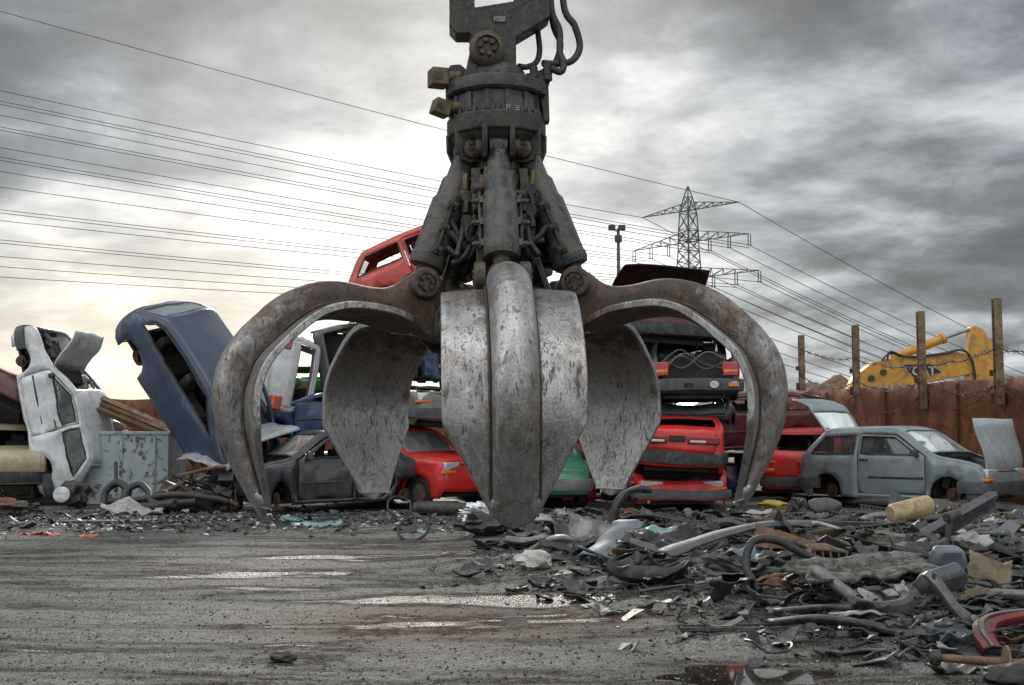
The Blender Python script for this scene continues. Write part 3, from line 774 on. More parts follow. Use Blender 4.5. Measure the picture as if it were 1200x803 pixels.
BUBBLE = dict(HATCH, L=3.0, W=1.36, H=1.30, belt=.86,
    top=[(-1.46, .30, 'tailb'), (-1.48, .50, 'tail'), (-1.38, .78, 'tail'), (-1.15, .98, 'rearwin'), (-.75, 1.22, 'roof'), (-.4, 1.30, 'roof'), (.05, 1.30, 'roof'), (.28, 1.23, 'screen'), (.66, .88, 'bonnet'), (1.10, .80, 'bonnet'), (1.36, .62, 'nose'), (1.46, .44, 'nose'), (1.44, .28, 'end')],
    wins=[[(-1.0, .90), (-.72, 1.14), (-.45, 1.19), (-.45, .90)]],
    doors=[dict(poly=[(-.39, .27), (-.39, 1.23), (.18, 1.20), (.58, .86), (.58, .27)], win=[(-.33, .89), (-.33, 1.18), (.16, 1.15), (.46, .89)])],
    arches=[(-.95, .28), (.95, .28)])
BLUEP = dict(HATCH, wins=[[(-1.42, .98), (-1.30, 1.18), (-1.15, 1.27), (-.5, 1.315), (.14, 1.285), (.64, .97)]], doors=[])
TT = [-1, -.985, -.95, -.9, -.86, -.6, -.3, 0, .3, .6, .86, .9, .95, .985, 1]
def dents(amp, seed, crush=None):
    def f(p):
        q = Vector(p)
        if crush: q = crush(q)
        if amp:
            n = noise.noise_vector(q * 1.1 + Vector((seed * 7.3, seed, 0))) * amp + noise.noise_vector(q * 3.2 + Vector((0, seed * 3.1, 5))) * amp * .55 + noise.noise_vector(q * 8 + Vector((seed, 0, 5))) * amp * .22
            q = q + n
        return q
    return f
def flat_roof(zb, k):
    return lambda p: Vector((p.x, p.y * (1 + .12 * max(0, p.z - zb)), p.z if p.z < zb else zb + (p.z - zb) * k))
def car(name, label, paintm, prof=HATCH, sx=1.0, sy=1.0, sz=1.0, df=None, bonnet='shut', hatch='shut', glass=('screen', 'rearwin', 'side', 'door'),
        wheels=(1, 1, 1, 1), doors=True, bumpers=M_PLASG, lamps=True, screenm=None, group=None, cat='car', seats=True, bonnet_m=None, skip_doors=(), underside=True, hatch_ang=75, bonnet_ang=62, mirrors=True, bumper_strip=None, lampsize=1.0):
    df = df or dents(.012, 1)
    P = prof; W2 = P['W'] / 2
    fin = lambda p: df(Vector((p.x * sx, p.y * sy, p.z * sz)))
    root = empty(name); tag(root, label, cat, group)
    top = crom([Vector((a, b, 0)) for a, b, _ in P['top']], 4); tags = [t for _, _, t in P['top'] for _ in range(4)][:len(top) - 1]
    x0, x1 = P['top'][0][0], P['top'][-1][0]; xm, hl = (x0 + x1) / 2, (x1 - x0) / 2
    def wid(x, z):
        w = W2 * (1 - .13 * abs((x - xm) / hl) ** 5)
        if z > P['belt']: w -= P['tum'] * ((z - P['belt']) / (P['H'] - P['belt'])) ** 1.15
        else: w -= .035 * ((P['belt'] - z) / P['belt']) ** 2 + .0; w += .015 * sin(pi * min(1, z / P['belt']))
        return w
    # --- shell: side panels
    out = [(p.x, p.y) for p in top]
    zb = .20
    low = [(x1 - .12, zb)]
    for (xa, r) in sorted(P['arches'], reverse=True):
        for k in range(11):
            a = pi * k / 10; low.append((xa + r * cos(a), max(zb, .30 + r * sin(a)) if 0 < k < 10 else zb))
    low.append((x0 + .12, zb))
    outline = out + low
    holes = [list(w) for w in P['wins']] + [d['poly'] for d in P['doors']]
    v2, tri = sheet(outline, holes, .13)
    B = MB()
    for s in (-1, 1):
        B.add([(p.x, s * wid(p.x, p.y), p.y) for p in v2], tri if s < 0 else [t[::-1] for t in tri])
    # --- shell: strip over the top
    n = len(TT); rows = []; rtags = []
    for i in range(len(top) - 1):
        a, b = top[i], top[i + 1]; t = tags[i]
        first = i == 0 or tags[i - 1] != t; last = i == len(top) - 2 or tags[i + 1] != t
        rows.append((a, i)); rtags.append((t, first, last))
        if t in ('screen', 'rearwin'):
            L = (b - a).length; d = min(.5, .045 / L)
            if first: rows.append((a.lerp(b, d), i)); rtags.append((t, False, last))
            if last: rows.append((a.lerp(b, 1 - d), i)); rtags.append((t, 'endrim', True))
    # mark inner window rows
    rows.append((top[-1], len(top) - 2))
    grid = []
    for p, i in rows:
        d = (top[min(i + 1, len(top) - 1)] - top[max(i - 1, 0)]); nv = Vector((-d.y, d.x, 0)).normalized()
        w = wid(p.x, p.y)
        grid.append([(p.x + nv.x * c, w * t, p.y + nv.y * c) for t in TT for c in [.055 * (1 - abs(t) ** 7)]])
    bk = {'body': [], 'bonnet': [], 'hatch': [], 'screen': [], 'rearwin': []}
    for r in range(len(rows) - 1):
        t, first, last = rtags[r]
        rim = first is True or first == 'endrim'
        for k in range(n - 1):
            tm = abs(TT[k] + TT[k + 1]) / 2; key = 'body'
            if t == 'screen' and not rim and tm < .86: key = 'screen'
            elif t == 'rearwin' and not rim and tm < .86: key = 'rearwin'
            elif t == 'bonnet' and tm < .9: key = 'bonnet'
            elif t in ('rearwin', 'tail') and tm < .9 and hatch != 'none': key = 'hatch'
            elif t == 'boot' and tm < .9: key = 'hatch'
            bk[key].append((r, k))
    def patch(key, g=None, off=0):
        g = g or MB(); idx = {}
        vs = []; fs = []
        for r, k in bk[key]:
            f = []
            for (a, b) in ((r, k), (r, k + 1), (r + 1, k + 1), (r + 1, k)):
                if (a, b) not in idx:
                    idx[(a, b)] = len(vs); q = grid[a][b]; vs.append((q[0], q[1], q[2] - off))
                f.append(idx[(a, b)])
            fs.append(tuple(f))
        return g.add(vs, fs)
    patch('body', B)
    body = B.build('body', paintm, root, smooth=38, solid=.022, df=fin)
    def hinge(p, ang):
        return lambda q, f=fin: f(Vector((p[0], 0, p[1])) + Matrix.Rotation(R(ang), 3, 'Y') @ (q - Vector((p[0], 0, p[1]))))
    hb = next((p for p, t in zip(P['top'], P['top']) if p[2] == 'bonnet'))
    if bonnet != 'off' and bk['bonnet']:
        patch('bonnet').build('bonnet', bonnet_m or paintm, root, smooth=38, solid=.025, df=hinge(hb, -bonnet_ang) if bonnet == 'open' else hinge(P['top'][-3][:2], bonnet_ang) if bonnet == 'front' else fin)
    hh = next((p for p in P['top'] if p[2] == 'roof'))
    if prof is BOOTY: hh = next((p for p in P['top'] if p[2] == 'rearwin'))
    hf = hinge(hh, hatch_ang) if hatch == 'open' else fin
    if hatch in ('shut', 'open') and bk['hatch']:
        ho = patch('hatch').build('tailgate' if prof is not BOOTY else 'boot_lid', paintm, root, smooth=38, solid=.025, df=hf)
    if 'rearwin' in glass and hatch != 'off': patch('rearwin', off=.008).build('rear_window', M_GLASS, root, df=hf if prof is not BOOTY else fin)
    if 'screen' in glass: patch('screen', off=.008).build('windscreen', screenm or M_SCREEN, root, df=fin)
    # --- doors and side glass
    def side_sheet(poly, hs, s, off, sp=.13):
        v2, tri = sheet(poly, hs, sp); return MB().add([(p.x, s * (wid(p.x, p.y) - off), p.y) for p in v2], tri if s < 0 else [t[::-1] for t in tri])
    def seal(poly, s, par):
        P_ = []
        for i in range(len(poly)):
            a, b = Vector(poly[i]), Vector(poly[(i + 1) % len(poly)]); n_ = max(2, int((b - a).length / .12))
            P_ += [a.lerp(b, k / n_) for k in range(n_)]
        MB().tube([(q.x, s * (wid(q.x, q.y) + .004), q.y) for q in P_], .017, 5, True).build('window_seal', M_RUBBER, par, df=fin)
    def shrink(poly, d):
        c = sum((Vector(p) for p in poly), Vector((0, 0))) / len(poly)
        return [tuple(Vector(p) + (c - Vector(p)).normalized() * d) for p in poly]
    for s in (-1, 1):
        for k, d in enumerate(P['doors']):
            if (s, k) in skip_doors or not doors: continue
            o = side_sheet(shrink(d['poly'], .016), [d['win']], s, .0).build('door', paintm, root, smooth=38, solid=.02, df=fin)
            zz = P['belt'] - .07; xx = min(p[0] for p in d['poly']) + .13
            MB().box((xx, s * (wid(xx, zz) + .012), zz), (.16, .025, .035)).build('handle', M_PLAS, o, df=fin, bevel=.004)
            xa_, xb_ = min(p[0] for p in d['poly']) + .22, max(p[0] for p in d['poly']) - .04
            MB().tube([(xx_, s * (wid(xx_, .56) + .006), .56) for xx_ in (xa_, (xa_ + xb_) / 2, xb_)], .022, 6).build('moulding', M_PLAS, o, df=fin)
            seal(d['win'], s, o)
            if 'door' in glass: side_sheet(d['win'], [], s, .012, .3).build('door_window', M_GLASS, root, df=fin)
            if mirrors and k == len(P['doors']) - 1:
                xx = max(p[0] for p in d['win']) - .02; zz = P['belt'] + .07
                MB().box((xx, s * (wid(xx, zz) + .09), zz), (.10, .17, .12), taper=.8).build('mirror', M_PLAS, o, df=fin, bevel=.015)
        for w in P['wins']: seal(w, s, body)
        if 'side' in glass:
            for w in P['wins']: side_sheet(w, [], s, .012, .3).build('side_window', M_GLASS, root, df=fin)
    # --- underside, floor, cabin
    g = MB().box((xm, 0, .24), ((x1 - x0) - .3, P['W'] - .52, .06)).box((xm, 0, .24), (1.45, P['W'] - .12, .05))
    ws = next(p for p in P['top'] if p[2] == 'bonnet')
    g.box((ws[0] + .02, 0, .56), (.05, P['W'] - .24, .60)); g.box((x1 - .22, 0, .42), (.08, P['W'] - .5, .30))
    g.box((ws[0] - .16, 0, ws[1] - .13), (.30, P['W'] - .26, .20))
    for xa, r in P['arches']:
        for s in (-1, 1):
            vs = []; m = 9
            for k in range(m):
                a = pi * k / (m - 1)
                for yy in (W2 - .05, W2 - .34): vs.append((xa + (r - .005) * cos(a), s * yy, .30 + (r - .005) * sin(a)))
            g.add(vs, [(2 * k, 2 * k + 1, 2 * k + 3, 2 * k + 2) for k in range(m - 1)])
    g.box((x0 + .35, 0, .5), (.06, P['W'] - .5, .4))
    if underside: g.build('floor_pan', M_DARK, root, df=fin)
    if seats:
        for s in (-1, 1):
            g = MB().box((-.05, s * .36, .45), (.5, .48, .16)).box((-.33, s * .36, .78), (.14, .46, .62)).box((-.36, s * .36, 1.16), (.09, .26, .16))
            g.build('seat', M_SEAT, root, df=fin, bevel=.04)
        MB().box((-.85, 0, .45), (.42, P['W'] - .42, .16)).box((-1.08, 0, .74), (.14, P['W'] - .42, .5)).build('rear_seat', M_SEAT, root, df=fin, bevel=.04)
        MB().tube([(.42 + .06 * sin(a) , .36 + .18 * cos(a), .92 + .17 * sin(a)) for a in [2 * pi * k / 16 for k in range(16)]], .014, 6, True).build('steering_wheel', M_PLAS, root, df=fin)
    if bonnet != 'shut':
        random.seed(hash(name) % 99 if False else 5)
        g = MB()
        for _ in range(26):
            q = Euler((random.uniform(-.4, .4), random.uniform(-.4, .4), random.uniform(0, 3))).to_matrix().to_4x4()
            q.translation = (random.uniform(ws[0] + .15, x1 - .2), random.uniform(-.5, .5), random.uniform(.45, .74))
            g.box((0, 0, 0), (random.uniform(.08, .3), random.uniform(.08, .3), random.uniform(.06, .22)), q)
        for _ in range(7):
            a = [Vector((random.uniform(ws[0] + .1, x1 - .15), random.uniform(-.55, .55), random.uniform(.6, .8))) for _ in range(4)]
            g.tube(crom(a, 5), .018, 6)
        tag(g.build('engine', M_IRON, root, df=fin, bevel=.01), kind='stuff')
    # --- bumpers, lamps, grille
    def bumper(xe, sg, z0, z1):
        g = MB(); prof_ = [(0, z0), (.05, z0 + .01), (.065, (z0 + z1) / 2), (.05, z1 - .01), (0, z1), (-.05, z1 - .01), (-.05, z0 + .01)]
        path = [(-.42, 1.03), (-.2, 1.02), (-.05, .98), (.035, .88), (.07, .5), (.085, 0), (.07, -.5), (.035, -.88), (-.05, -.98), (-.2, -1.02), (-.42, -1.03)]
        vs = []; fs = []; m = len(prof_)
        for i, (dx, ty) in enumerate(path):
            a = path[max(0, i - 1)]; b = path[min(len(path) - 1, i + 1)]
            nrm = Vector(((a[1] - b[1]) * W2, b[0] - a[0])).normalized()
            for (o, z) in prof_: vs.append((xe + sg * (dx + nrm.x * o), W2 * .97 * ty + nrm.y * o, z))
        for i in range(len(path) - 1):
            for k in range(m): fs.append((i * m + k, i * m + (k + 1) % m, (i + 1) * m + (k + 1) % m, (i + 1) * m + k))
        fs += [tuple(range(m)), tuple((len(path) - 1) * m + k for k in range(m))]
        g.add(vs, fs); return g
    if bumpers:
        for xe, sg in ((x0 + .01, -1), (x1 - .01, 1)):
            o = bumper(xe, sg, .33, .54).build('bumper', bumpers, root, df=fin, smooth=45)
            if bumper_strip: 
                MB().box((xe + sg * .09, 0, .47), (.02, P['W'] * .86, .03)).build('bumper_strip', bumper_strip, o, df=fin)
    if lamps:
        nz = [p for p in P['top'] if p[2] == 'nose'][0]
        for s in (-1, 1):
            yy = s * (W2 - .27)
            if prof is BUBBLE:
                MB().lathe([(.11, 0), (.115, .02), (.10, .05), (.05, .075)], 18, Matrix.Translation((1.30, s * .47, .60)) @ Matrix.Rotation(R(72), 4, 'Y')).build('headlight', M_LAMP, root, df=fin)
                MB().lathe([(.05, 0), (.04, .03)], 12, Matrix.Translation((1.43, s * .45, .44)) @ Matrix.Rotation(R(80), 4, 'Y')).build('indicator', M_ORANGE, root, df=fin)
            else:
                MB().box((nz[0] + .04, yy, nz[1] - .055), (.12, .36 * lampsize, .15)).build('headlight', M_LAMP, root, df=fin, bevel=.02)
                MB().box((nz[0] + .075, s * (W2 - .19), nz[1] - .155), (.12, .30, .045)).build('indicator', M_ORANGE, root, df=fin, bevel=.01)
            MB().box((x0 - .035, s * (W2 - .21), .70), (.10, .26 if prof is HATCH else .34, .24)).build('tail_light', M_RED, root, df=fin, bevel=.02)
            MB().box((x0 - .037, s * (W2 - .21), .66), (.112, .22 if prof is HATCH else .30, .055)).build('indicator', M_ORANGE, root, df=fin, bevel=.01)
        if prof is not BUBBLE:
            g = MB()
            for k in range(4): g.box((nz[0] + .06, 0, nz[1] - .02 - .045 * k), (.08, P['W'] - .86, .018))
            g.box((nz[0] - .02, 0, nz[1] - .09), (.05, P['W'] - .8, .2)); g.build('grille', M_PLAS, root, df=fin)
    # --- wheels
    k = 0
    for xa, r in P['arches']:
        for s in (-1, 1):
            if wheels[k]:
                T = Matrix.Translation((xa, s * (W2 - .12), .29)) @ Matrix.Rotation(-s * pi / 2, 4, 'X')
                w = MB().lathe([(.17, -.07), (.25, -.085), (.275, -.06), (.283, 0), (.275, .06), (.25, .085), (.17, .07)], 26, T, cap=False).build('wheel', M_RUBBER, root, df=fin, smooth=50)
                MB().lathe([(.175, .06), (.16, .03), (.09, .02), (.08, .045), (.03, .05)], 20, T).build('rim', M_RIM, w, df=fin)
            else:
                T = Matrix.Translation((xa, s * (W2 - .22), .29)) @ Matrix.Rotation(-s * pi / 2, 4, 'X')
                g = MB().lathe([(.125, 0), (.125, .02), (.06, .025), (.06, .07), (.03, .075)], 18, T)
                g.build('brake_disc', mat('rusty_hub', (.085, .045, .025), .6, .2, .4, 10, (.03, .025, .02), .6), root, df=fin)
            k += 1
    return root
def pose(root, ref, pos, f, u):
    """put local point ref at pos, car nose along f, roof along u"""
    f = Vector(f).normalized(); u = Vector(u); u = (u - f * u.dot(f)).normalized(); l = u.cross(f)
    M = Matrix((f, l, u)).transposed().to_4x4(); M.translation = Vector(pos) - M.to_3x3() @ Vector(ref)
    root.matrix_world = M; root.location = M.to_translation(); root.rotation_euler = M.to_euler()
    return root
def head(deg, up=(0, 0, 1)): return (cos(R(deg)), sin(R(deg)), 0)
def gp(u, Y, z=None):
    X = (u - 600) / F * Y; return (X, Y, gz(X, Y) if z is None else z)

M_STEELC = mat('pale_cable', (.16, .16, .155), .5)
P_RED = paint('red', (.60, .018, .015), .4, (.14, .05, .035))
P_REDL = paint('faded_red', (.56, .075, .06), .35, (.30, .10, .08))
P_MAROON = paint('maroon', (.085, .016, .020), .45, (.10, .06, .05))
P_GREY = paint('blue_grey', (.185, .222, .23), .45, (.10, .12, .12))
P_LGREY = paint('pale_grey', (.36, .40, .42), .4, (.2, .2, .19))
P_BLUE = paint('blue', (.045, .064, .105), .35, (.10, .10, .11))
P_DBLUE = paint('dark_blue', (.02, .05, .14), .4)
P_BLACK = paint('black', (.02, .023, .027), .45, (.085, .085, .08))
P_WHITE = paint('white', (.66, .67, .68), .4, (.26, .24, .21))
P_BEIGE = paint('beige', (.42, .36, .25), .4, (.2, .16, .1))
P_GREEN = paint('green', (.045, .20, .12), .35, (.09, .12, .09))
P_KHAKI = paint('grey_green', (.17, .165, .13), .55, (.09, .07, .05))
P_BGREEN = paint('bright_green', (.02, .30, .05), .3)

# blue-grey hatchback with open bonnet and tailgate, front right
pose(car('wrecked_hatchback', 'blue-grey hatchback with bonnet and tailgate open and no wheels, right of the piles', P_GREY, HATCH, df=dents(.012, 3), bonnet='front', hatch='open', wheels=(0, 0, 0, 0),
         glass=('screen', 'rearwin', 'side', 'door'), bonnet_m=P_LGREY, hatch_ang=102, bonnet_ang=64, sx=1.0, sz=.98, sy=1.04), (0, 0, .0), (7.06, 20.7, .03), head(-47), (0, 0, 1))
# red hatchback seen from behind
pose(car('wrecked_hatchback', 'bright red hatchback seen from its tail, wedged left of the blue-grey hatchback', P_RED, HATCH, df=dents(.022, 5), wheels=(0, 0, 0, 0), hatch='shut', bumpers=M_PLASG, sx=1.05, glass=('screen', 'side')), (-1.7, 0, 0), gp(938, 22.2, -.02), head(65), (0, 0, 1))
# maroon car lying across the red one
pose(car('wrecked_estate', 'dark maroon car without wheels lying across the roof of the red hatchback', P_MAROON, HATCH, df=dents(.03, 7, flat_roof(.9, .8)), wheels=(0, 1, 0, 0), hatch='open', hatch_ang=30, bumpers=None, sx=1.1, glass=('screen',)), (0, 0, .2), (4.45, 24.4, 1.10), (-1, -.35, -.06), (.05, -.1, 1))
# stack in the right-hand claw
pose(car('wrecked_hatchback', 'crushed red car at the bottom of the stack with its engine bay bare', P_RED, HATCH, df=dents(.05, 11, lambda p: Vector((p.x, p.y, p.z * .72 if p.z < .85 else .61 + (p.z - .85) * .35))), bonnet='off', wheels=(0, 0, 0, 0), glass=(), seats=False, mirrors=False), (1.7, 0, 0), gp(797, 19.6, .02), head(-95), (.0, .0, 1))
rt = pose(car('wrecked_hatchback', 'flattened red hatchback tail with black bumper in the middle of the stack', P_RED, HATCH, df=dents(.06, 13, flat_roof(.85, .45)), wheels=(0, 0, 0, 0), glass=(), seats=False, lamps=False, mirrors=False, bumpers=M_PLAS, hatch='shut'), (-1.75, 0, .3), gp(792, 19.3, .82), head(83), (.03, 0, 1))
bh = pose(car('wrecked_hatchback', 'black hatchback with gutted open tail and round white badge on top of the stack', P_BLACK, HATCH, df=dents(.02, 17, lambda p: Vector((p.x, p.y, p.z))), wheels=(0, 0, 0, 0), glass=('screen',), hatch='off', bumpers=M_PLASG, bumper_strip=M_LAMP, lamps=True, mirrors=False, sx=1.0), (-1.75, 0, .3), gp(815, 19.4, 2.02), head(86), (.0, 0, 1))
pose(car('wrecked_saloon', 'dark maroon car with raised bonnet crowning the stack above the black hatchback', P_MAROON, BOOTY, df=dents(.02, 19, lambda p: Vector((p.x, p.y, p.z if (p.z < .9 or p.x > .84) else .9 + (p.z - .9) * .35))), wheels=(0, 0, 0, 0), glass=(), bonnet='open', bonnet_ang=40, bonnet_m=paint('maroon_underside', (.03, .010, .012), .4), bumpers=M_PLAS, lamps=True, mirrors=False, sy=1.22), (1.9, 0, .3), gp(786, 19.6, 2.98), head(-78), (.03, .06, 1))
# green bubble car and red saloon behind the front tine
pose(car('small_car', 'rounded green little car with round headlight under the grapple', P_GREEN, BUBBLE, df=dents(.012, 21), wheels=(1, 1, 1, 1), bumpers=M_STEELC), (1.4, 0, 0), gp(650, 20.4, 0), head(-80), (0, 0, 1))
pose(car('wrecked_saloon', 'red boxy saloon with smashed nose standing left of the front tine', P_RED, BOOTY, df=dents(.03, 23, lambda p: Vector((p.x - (.12 * sstep(1.4, 1.95, p.x)), p.y, p.z * (1 + .0 * p.x)))), wheels=(1, 1, 1, 1), bumpers=None, glass=('screen', 'door')), (1.85, 0, 0), gp(556, 20.8, .0), head(-42), (0, 0, 1))
pose(car('wrecked_saloon', 'grey-green crushed saloon lying on top of the red boxy saloon', P_KHAKI, BOOTY, df=dents(.06, 25, flat_roof(.8, .35)), wheels=(0, 0, 0, 0), glass=(), seats=False, bumpers=M_PLASG, mirrors=False, bonnet='off'), (1.6, 0, .25), gp(520, 21.6, 1.52), head(-60), (0, .05, 1))
pose(car('wrecked_hatchback', 'dark squashed car between the grey-green saloon and the faded red car', P_DBLUE, HATCH, df=dents(.06, 27, flat_roof(.8, .3)), wheels=(0, 0, 0, 0), glass=(), seats=False, bumpers=M_PLAS, mirrors=False), (0, 0, .2), gp(560, 23.4, 2.42), head(-20), (.05, 0, 1))
pose(car('wrecked_saloon', 'brown crushed car buried in the middle of the pile behind the grapple', P_KHAKI, BOOTY, df=dents(.06, 29, flat_roof(.8, .4)), wheels=(0, 0, 0, 0), glass=(), seats=False, bumpers=M_PLAS, mirrors=False), (0, 0, .2), gp(640, 24.0, 1.15), head(10), (0, 0, 1))
pose(car('wrecked_estate', 'red car under the brown crushed car, mostly hidden behind the front tine', P_RED, HATCH, df=dents(.06, 31, flat_roof(.8, .4)), wheels=(0, 0, 0, 0), glass=(), seats=False, bumpers=M_PLAS, mirrors=False), (0, 0, .2), gp(640, 24.4, .0), head(190), (0, 0, 1))
pose(car('wrecked_hatchback', 'faded red car tilted nose up on the very top of the pile behind the grapple', P_REDL, HATCH, df=dents(.02, 33), wheels=(0, 0, 1, 1), glass=('rearwin', 'screen'), bumpers=None, sx=1.06), (-1.5, 0, .25), gp(446, 22.6, 3.72), (1, -.08, .40), (-.3, -.05, 1))
# black car behind the left claw
pose(car('wrecked_saloon', 'black car with pale dusty windscreen lying behind the left claw', P_BLACK, BOOTY, df=dents(.02, 35, lambda p: Vector((p.x if p.x < 1 else 1 + (p.x - 1) * .45, p.y, p.z))), wheels=(0, 0, 0, 0), glass=('screen', 'rearwin'), bumpers=None, lamps=False, bonnet='off', sx=1.05), (0, 0, .1), gp(382, 20.6, .06), head(212), (-.04, -.02, 1))
pose(car('wrecked_hatchback', 'white hatchback tipped on its side on the black car, tail lights facing out', P_WHITE, HATCH, df=dents(.02, 37), wheels=(0, 0, 0, 0), glass=(), bumpers=None, seats=False), (-1.7, 0, .7), gp(328, 21.6, 2.48), (-.25, .95, 0), (.97, .1, -.16))
pose(car('wrecked_hatchback', 'dark grey gutted shell on its side beside the white tipped hatchback', paint('slate', (.06, .065, .07), .4), HATCH, df=dents(.03, 39), wheels=(0, 0, 0, 0), glass=(), hatch='off', bumpers=None, lamps=False), (-1.7, 0, .7), gp(398, 22.4, 2.7), (.15, .95, .05), (.95, -.1, .2))
pose(car('wrecked_hatchback', 'dark blue flattened car squeezed between black car and tipped white hatchback', P_DBLUE, HATCH, df=dents(.05, 41, flat_roof(.8, .35)), wheels=(0, 0, 0, 0), glass=(), seats=False, bumpers=M_PLAS, mirrors=False), (0, 0, .3), gp(380, 22.8, 1.35), head(200), (.02, 0, 1))
pose(car('wrecked_hatchback', 'bright green car far back between the tipped white and the dark grey shells', P_BGREEN, HATCH, df=dents(.05, 43, flat_roof(.8, .5)), wheels=(0, 0, 0, 0), glass=(), seats=False, bumpers=M_PLAS, mirrors=False), (0, 0, .3), gp(356, 26.0, 2.0), head(-60), (0, 0, 1))
pose(car('wrecked_saloon', 'grey saloon at ground level under the bright green car', P_GREY, BOOTY, df=dents(.05, 44, flat_roof(.8, .6)), wheels=(0, 0, 0, 0), glass=(), seats=False, mirrors=False), (0, 0, .3), gp(372, 26.2, .0), head(-80), (0, 0, 1))
# blue car standing on its nose
pose(car('wrecked_hatchback', 'blue hatchback standing on its nose with doors gone and roof towards the yard', P_BLUE, BLUEP, df=dents(.04, 45, lambda p: Vector((p.x if p.x < 1.0 else 1.0 + (p.x - 1) * .45, p.y, p.z))), wheels=(0, 0, 0, 0), glass=('rearwin',), bumpers=None, bonnet='open', bonnet_ang=50, bonnet_m=P_LGREY, doors=False, sx=1.12, lamps=False, screenm=M_SCREEN), (-1.2, 0, .7), at(207, 404, 21.0), (.68, -.10, -1), (.85, -.55, .3))
# white car standing on end, by the skip
pose(car('wrecked_hatchback', 'white hatchback standing on end between the beige car and the blue skip', P_WHITE, HATCH, df=dents(.05, 47), wheels=(0, 0, 0, 0), glass=('side', 'door'), bumpers=M_PLASG, lamps=False, bonnet='open', bonnet_ang=62, sx=.93, sy=.9, sz=.88), (0, 0, .6), at(74, 480, 22.4), (-.25, .05, 1), (.95, -.10, .2))
pose(car('wrecked_saloon', 'dark maroon car tilted up at the left edge with torn engine bay', P_MAROON, BOOTY, df=dents(.05, 49), wheels=(0, 0, 0, 0), glass=(), bumpers=None, bonnet='off'), (1.5, 0, .6), at(4, 458, 22.4), (.30, -.75, .35), (.35, .5, 1))
pose(car('wrecked_saloon', 'beige saloon with black bumper at the left edge, below the maroon car', P_BEIGE, BOOTY, df=dents(.015, 51), wheels=(1, 1, 1, 1), glass=('screen',), bumpers=M_PLAS, lamps=False, hatch='shut'), (-1.9, 0, 0), gp(8, 21.4, .1), head(118), (0, 0, 1))

MB().lathe([(.062, 0), (.06, .012), (.03, .016)], 20, Matrix.Translation((-1.90, -.30, .435)) @ Matrix.Rotation(-pi / 2, 4, 'Y') @ Matrix.Scale(1.25, 4, (0, 1, 0))).build('badge', M_WHITE, bh)
MB().box((-1.865, -.62, .435), (.03, .17, .06)).build('reflector', M_ORANGE, bh)
MB().box((-1.875, .12, .43), (.03, .16, .07)).build('bumper_recess', M_DARK, bh)
for k in range(4):
    random.seed(60 + k); a = [Vector((-1.5 + random.uniform(-.2, .3), y_, .75 + random.uniform(-.2, .35))) for y_ in (-.55, -.2, .2, .55)]
    MB().tube(crom(a, 7), .014, 6).build('cable', M_STEELC, bh)
pose(car('wrecked_hatchback', 'flattened black shell sandwiched between red tail and black hatchback in the stack', P_BLACK, HATCH, df=dents(.05, 61, lambda p: Vector((p.x, p.y, p.z * .36))), wheels=(0, 0, 0, 0), glass=(), seats=False, bumpers=None, lamps=False, mirrors=False), (-1.7, 0, .1), gp(806, 19.9, 1.55), head(80), (0, 0, 1))
pose(car('wrecked_estate', 'dark crushed car on the ground behind the red cars of the stack', P_DBLUE, HATCH, df=dents(.05, 63, flat_roof(.8, .5)), wheels=(0, 0, 0, 0), glass=(), seats=False, mirrors=False), (0, 0, .2), gp(835, 25.6, 0), head(170), (0, 0, 1))
pose(car('wrecked_saloon', 'brown rusty crushed saloon behind the beige saloon and the upended white car', P_KHAKI, BOOTY, df=dents(.06, 65, flat_roof(.8, .5)), wheels=(0, 0, 0, 0), glass=(), seats=False, mirrors=False), (0, 0, .2), gp(62, 25.0, 0), head(12), (0, 0, 1))
pose(car('wrecked_hatchback', 'dark red crushed car lying on the brown rusty saloon behind the white car', P_MAROON, HATCH, df=dents(.06, 67, flat_roof(.8, .4)), wheels=(0, 0, 0, 0), glass=(), seats=False, mirrors=False, bumpers=M_PLAS), (0, 0, .2), gp(40, 25.2, 1.05), head(-8), (0, 0.05, 1))
pose(car('wrecked_hatchback', 'faded red flattened car under the nose of the car on top of the pile', P_REDL, HATCH, df=dents(.06, 69, flat_roof(.8, .4)), wheels=(0, 0, 0, 0), glass=(), seats=False, mirrors=False, bumpers=M_PLAS), (0, 0, .2), gp(625, 22.9, 2.95), head(20), (0, 0.02, 1))
pose(car('wrecked_saloon', 'black crushed saloon between brown crushed car and faded red flattened car', P_BLACK, BOOTY, df=dents(.06, 71, flat_roof(.8, .4)), wheels=(0, 0, 0, 0), glass=(), seats=False, mirrors=False, bumpers=M_PLAS), (0, 0, .2), gp(640, 23.4, 2.05), head(-12), (0, 0.02, 1))

M_TAIL = mat('dull_tail_lamp', (.30, .012, .012), .25, 0, .3, 8, (.05, .015, .015), .5, .1, 40, .4)
for s_ in (-1, 1):
    o = MB().box((-1.84, s_ * .43, .72), (.10, .52, .13)).build('tail_light', M_TAIL, rt, bevel=.02)
    MB().box((-1.865, s_ * .34, .695), (.07, .26, .04)).build('reversing_lamp', M_LAMP, o, bevel=.008)
MB().box((-1.835, 0, .74), (.06, .26, .10)).build('plate_recess', M_DARK, rt, bevel=.01)
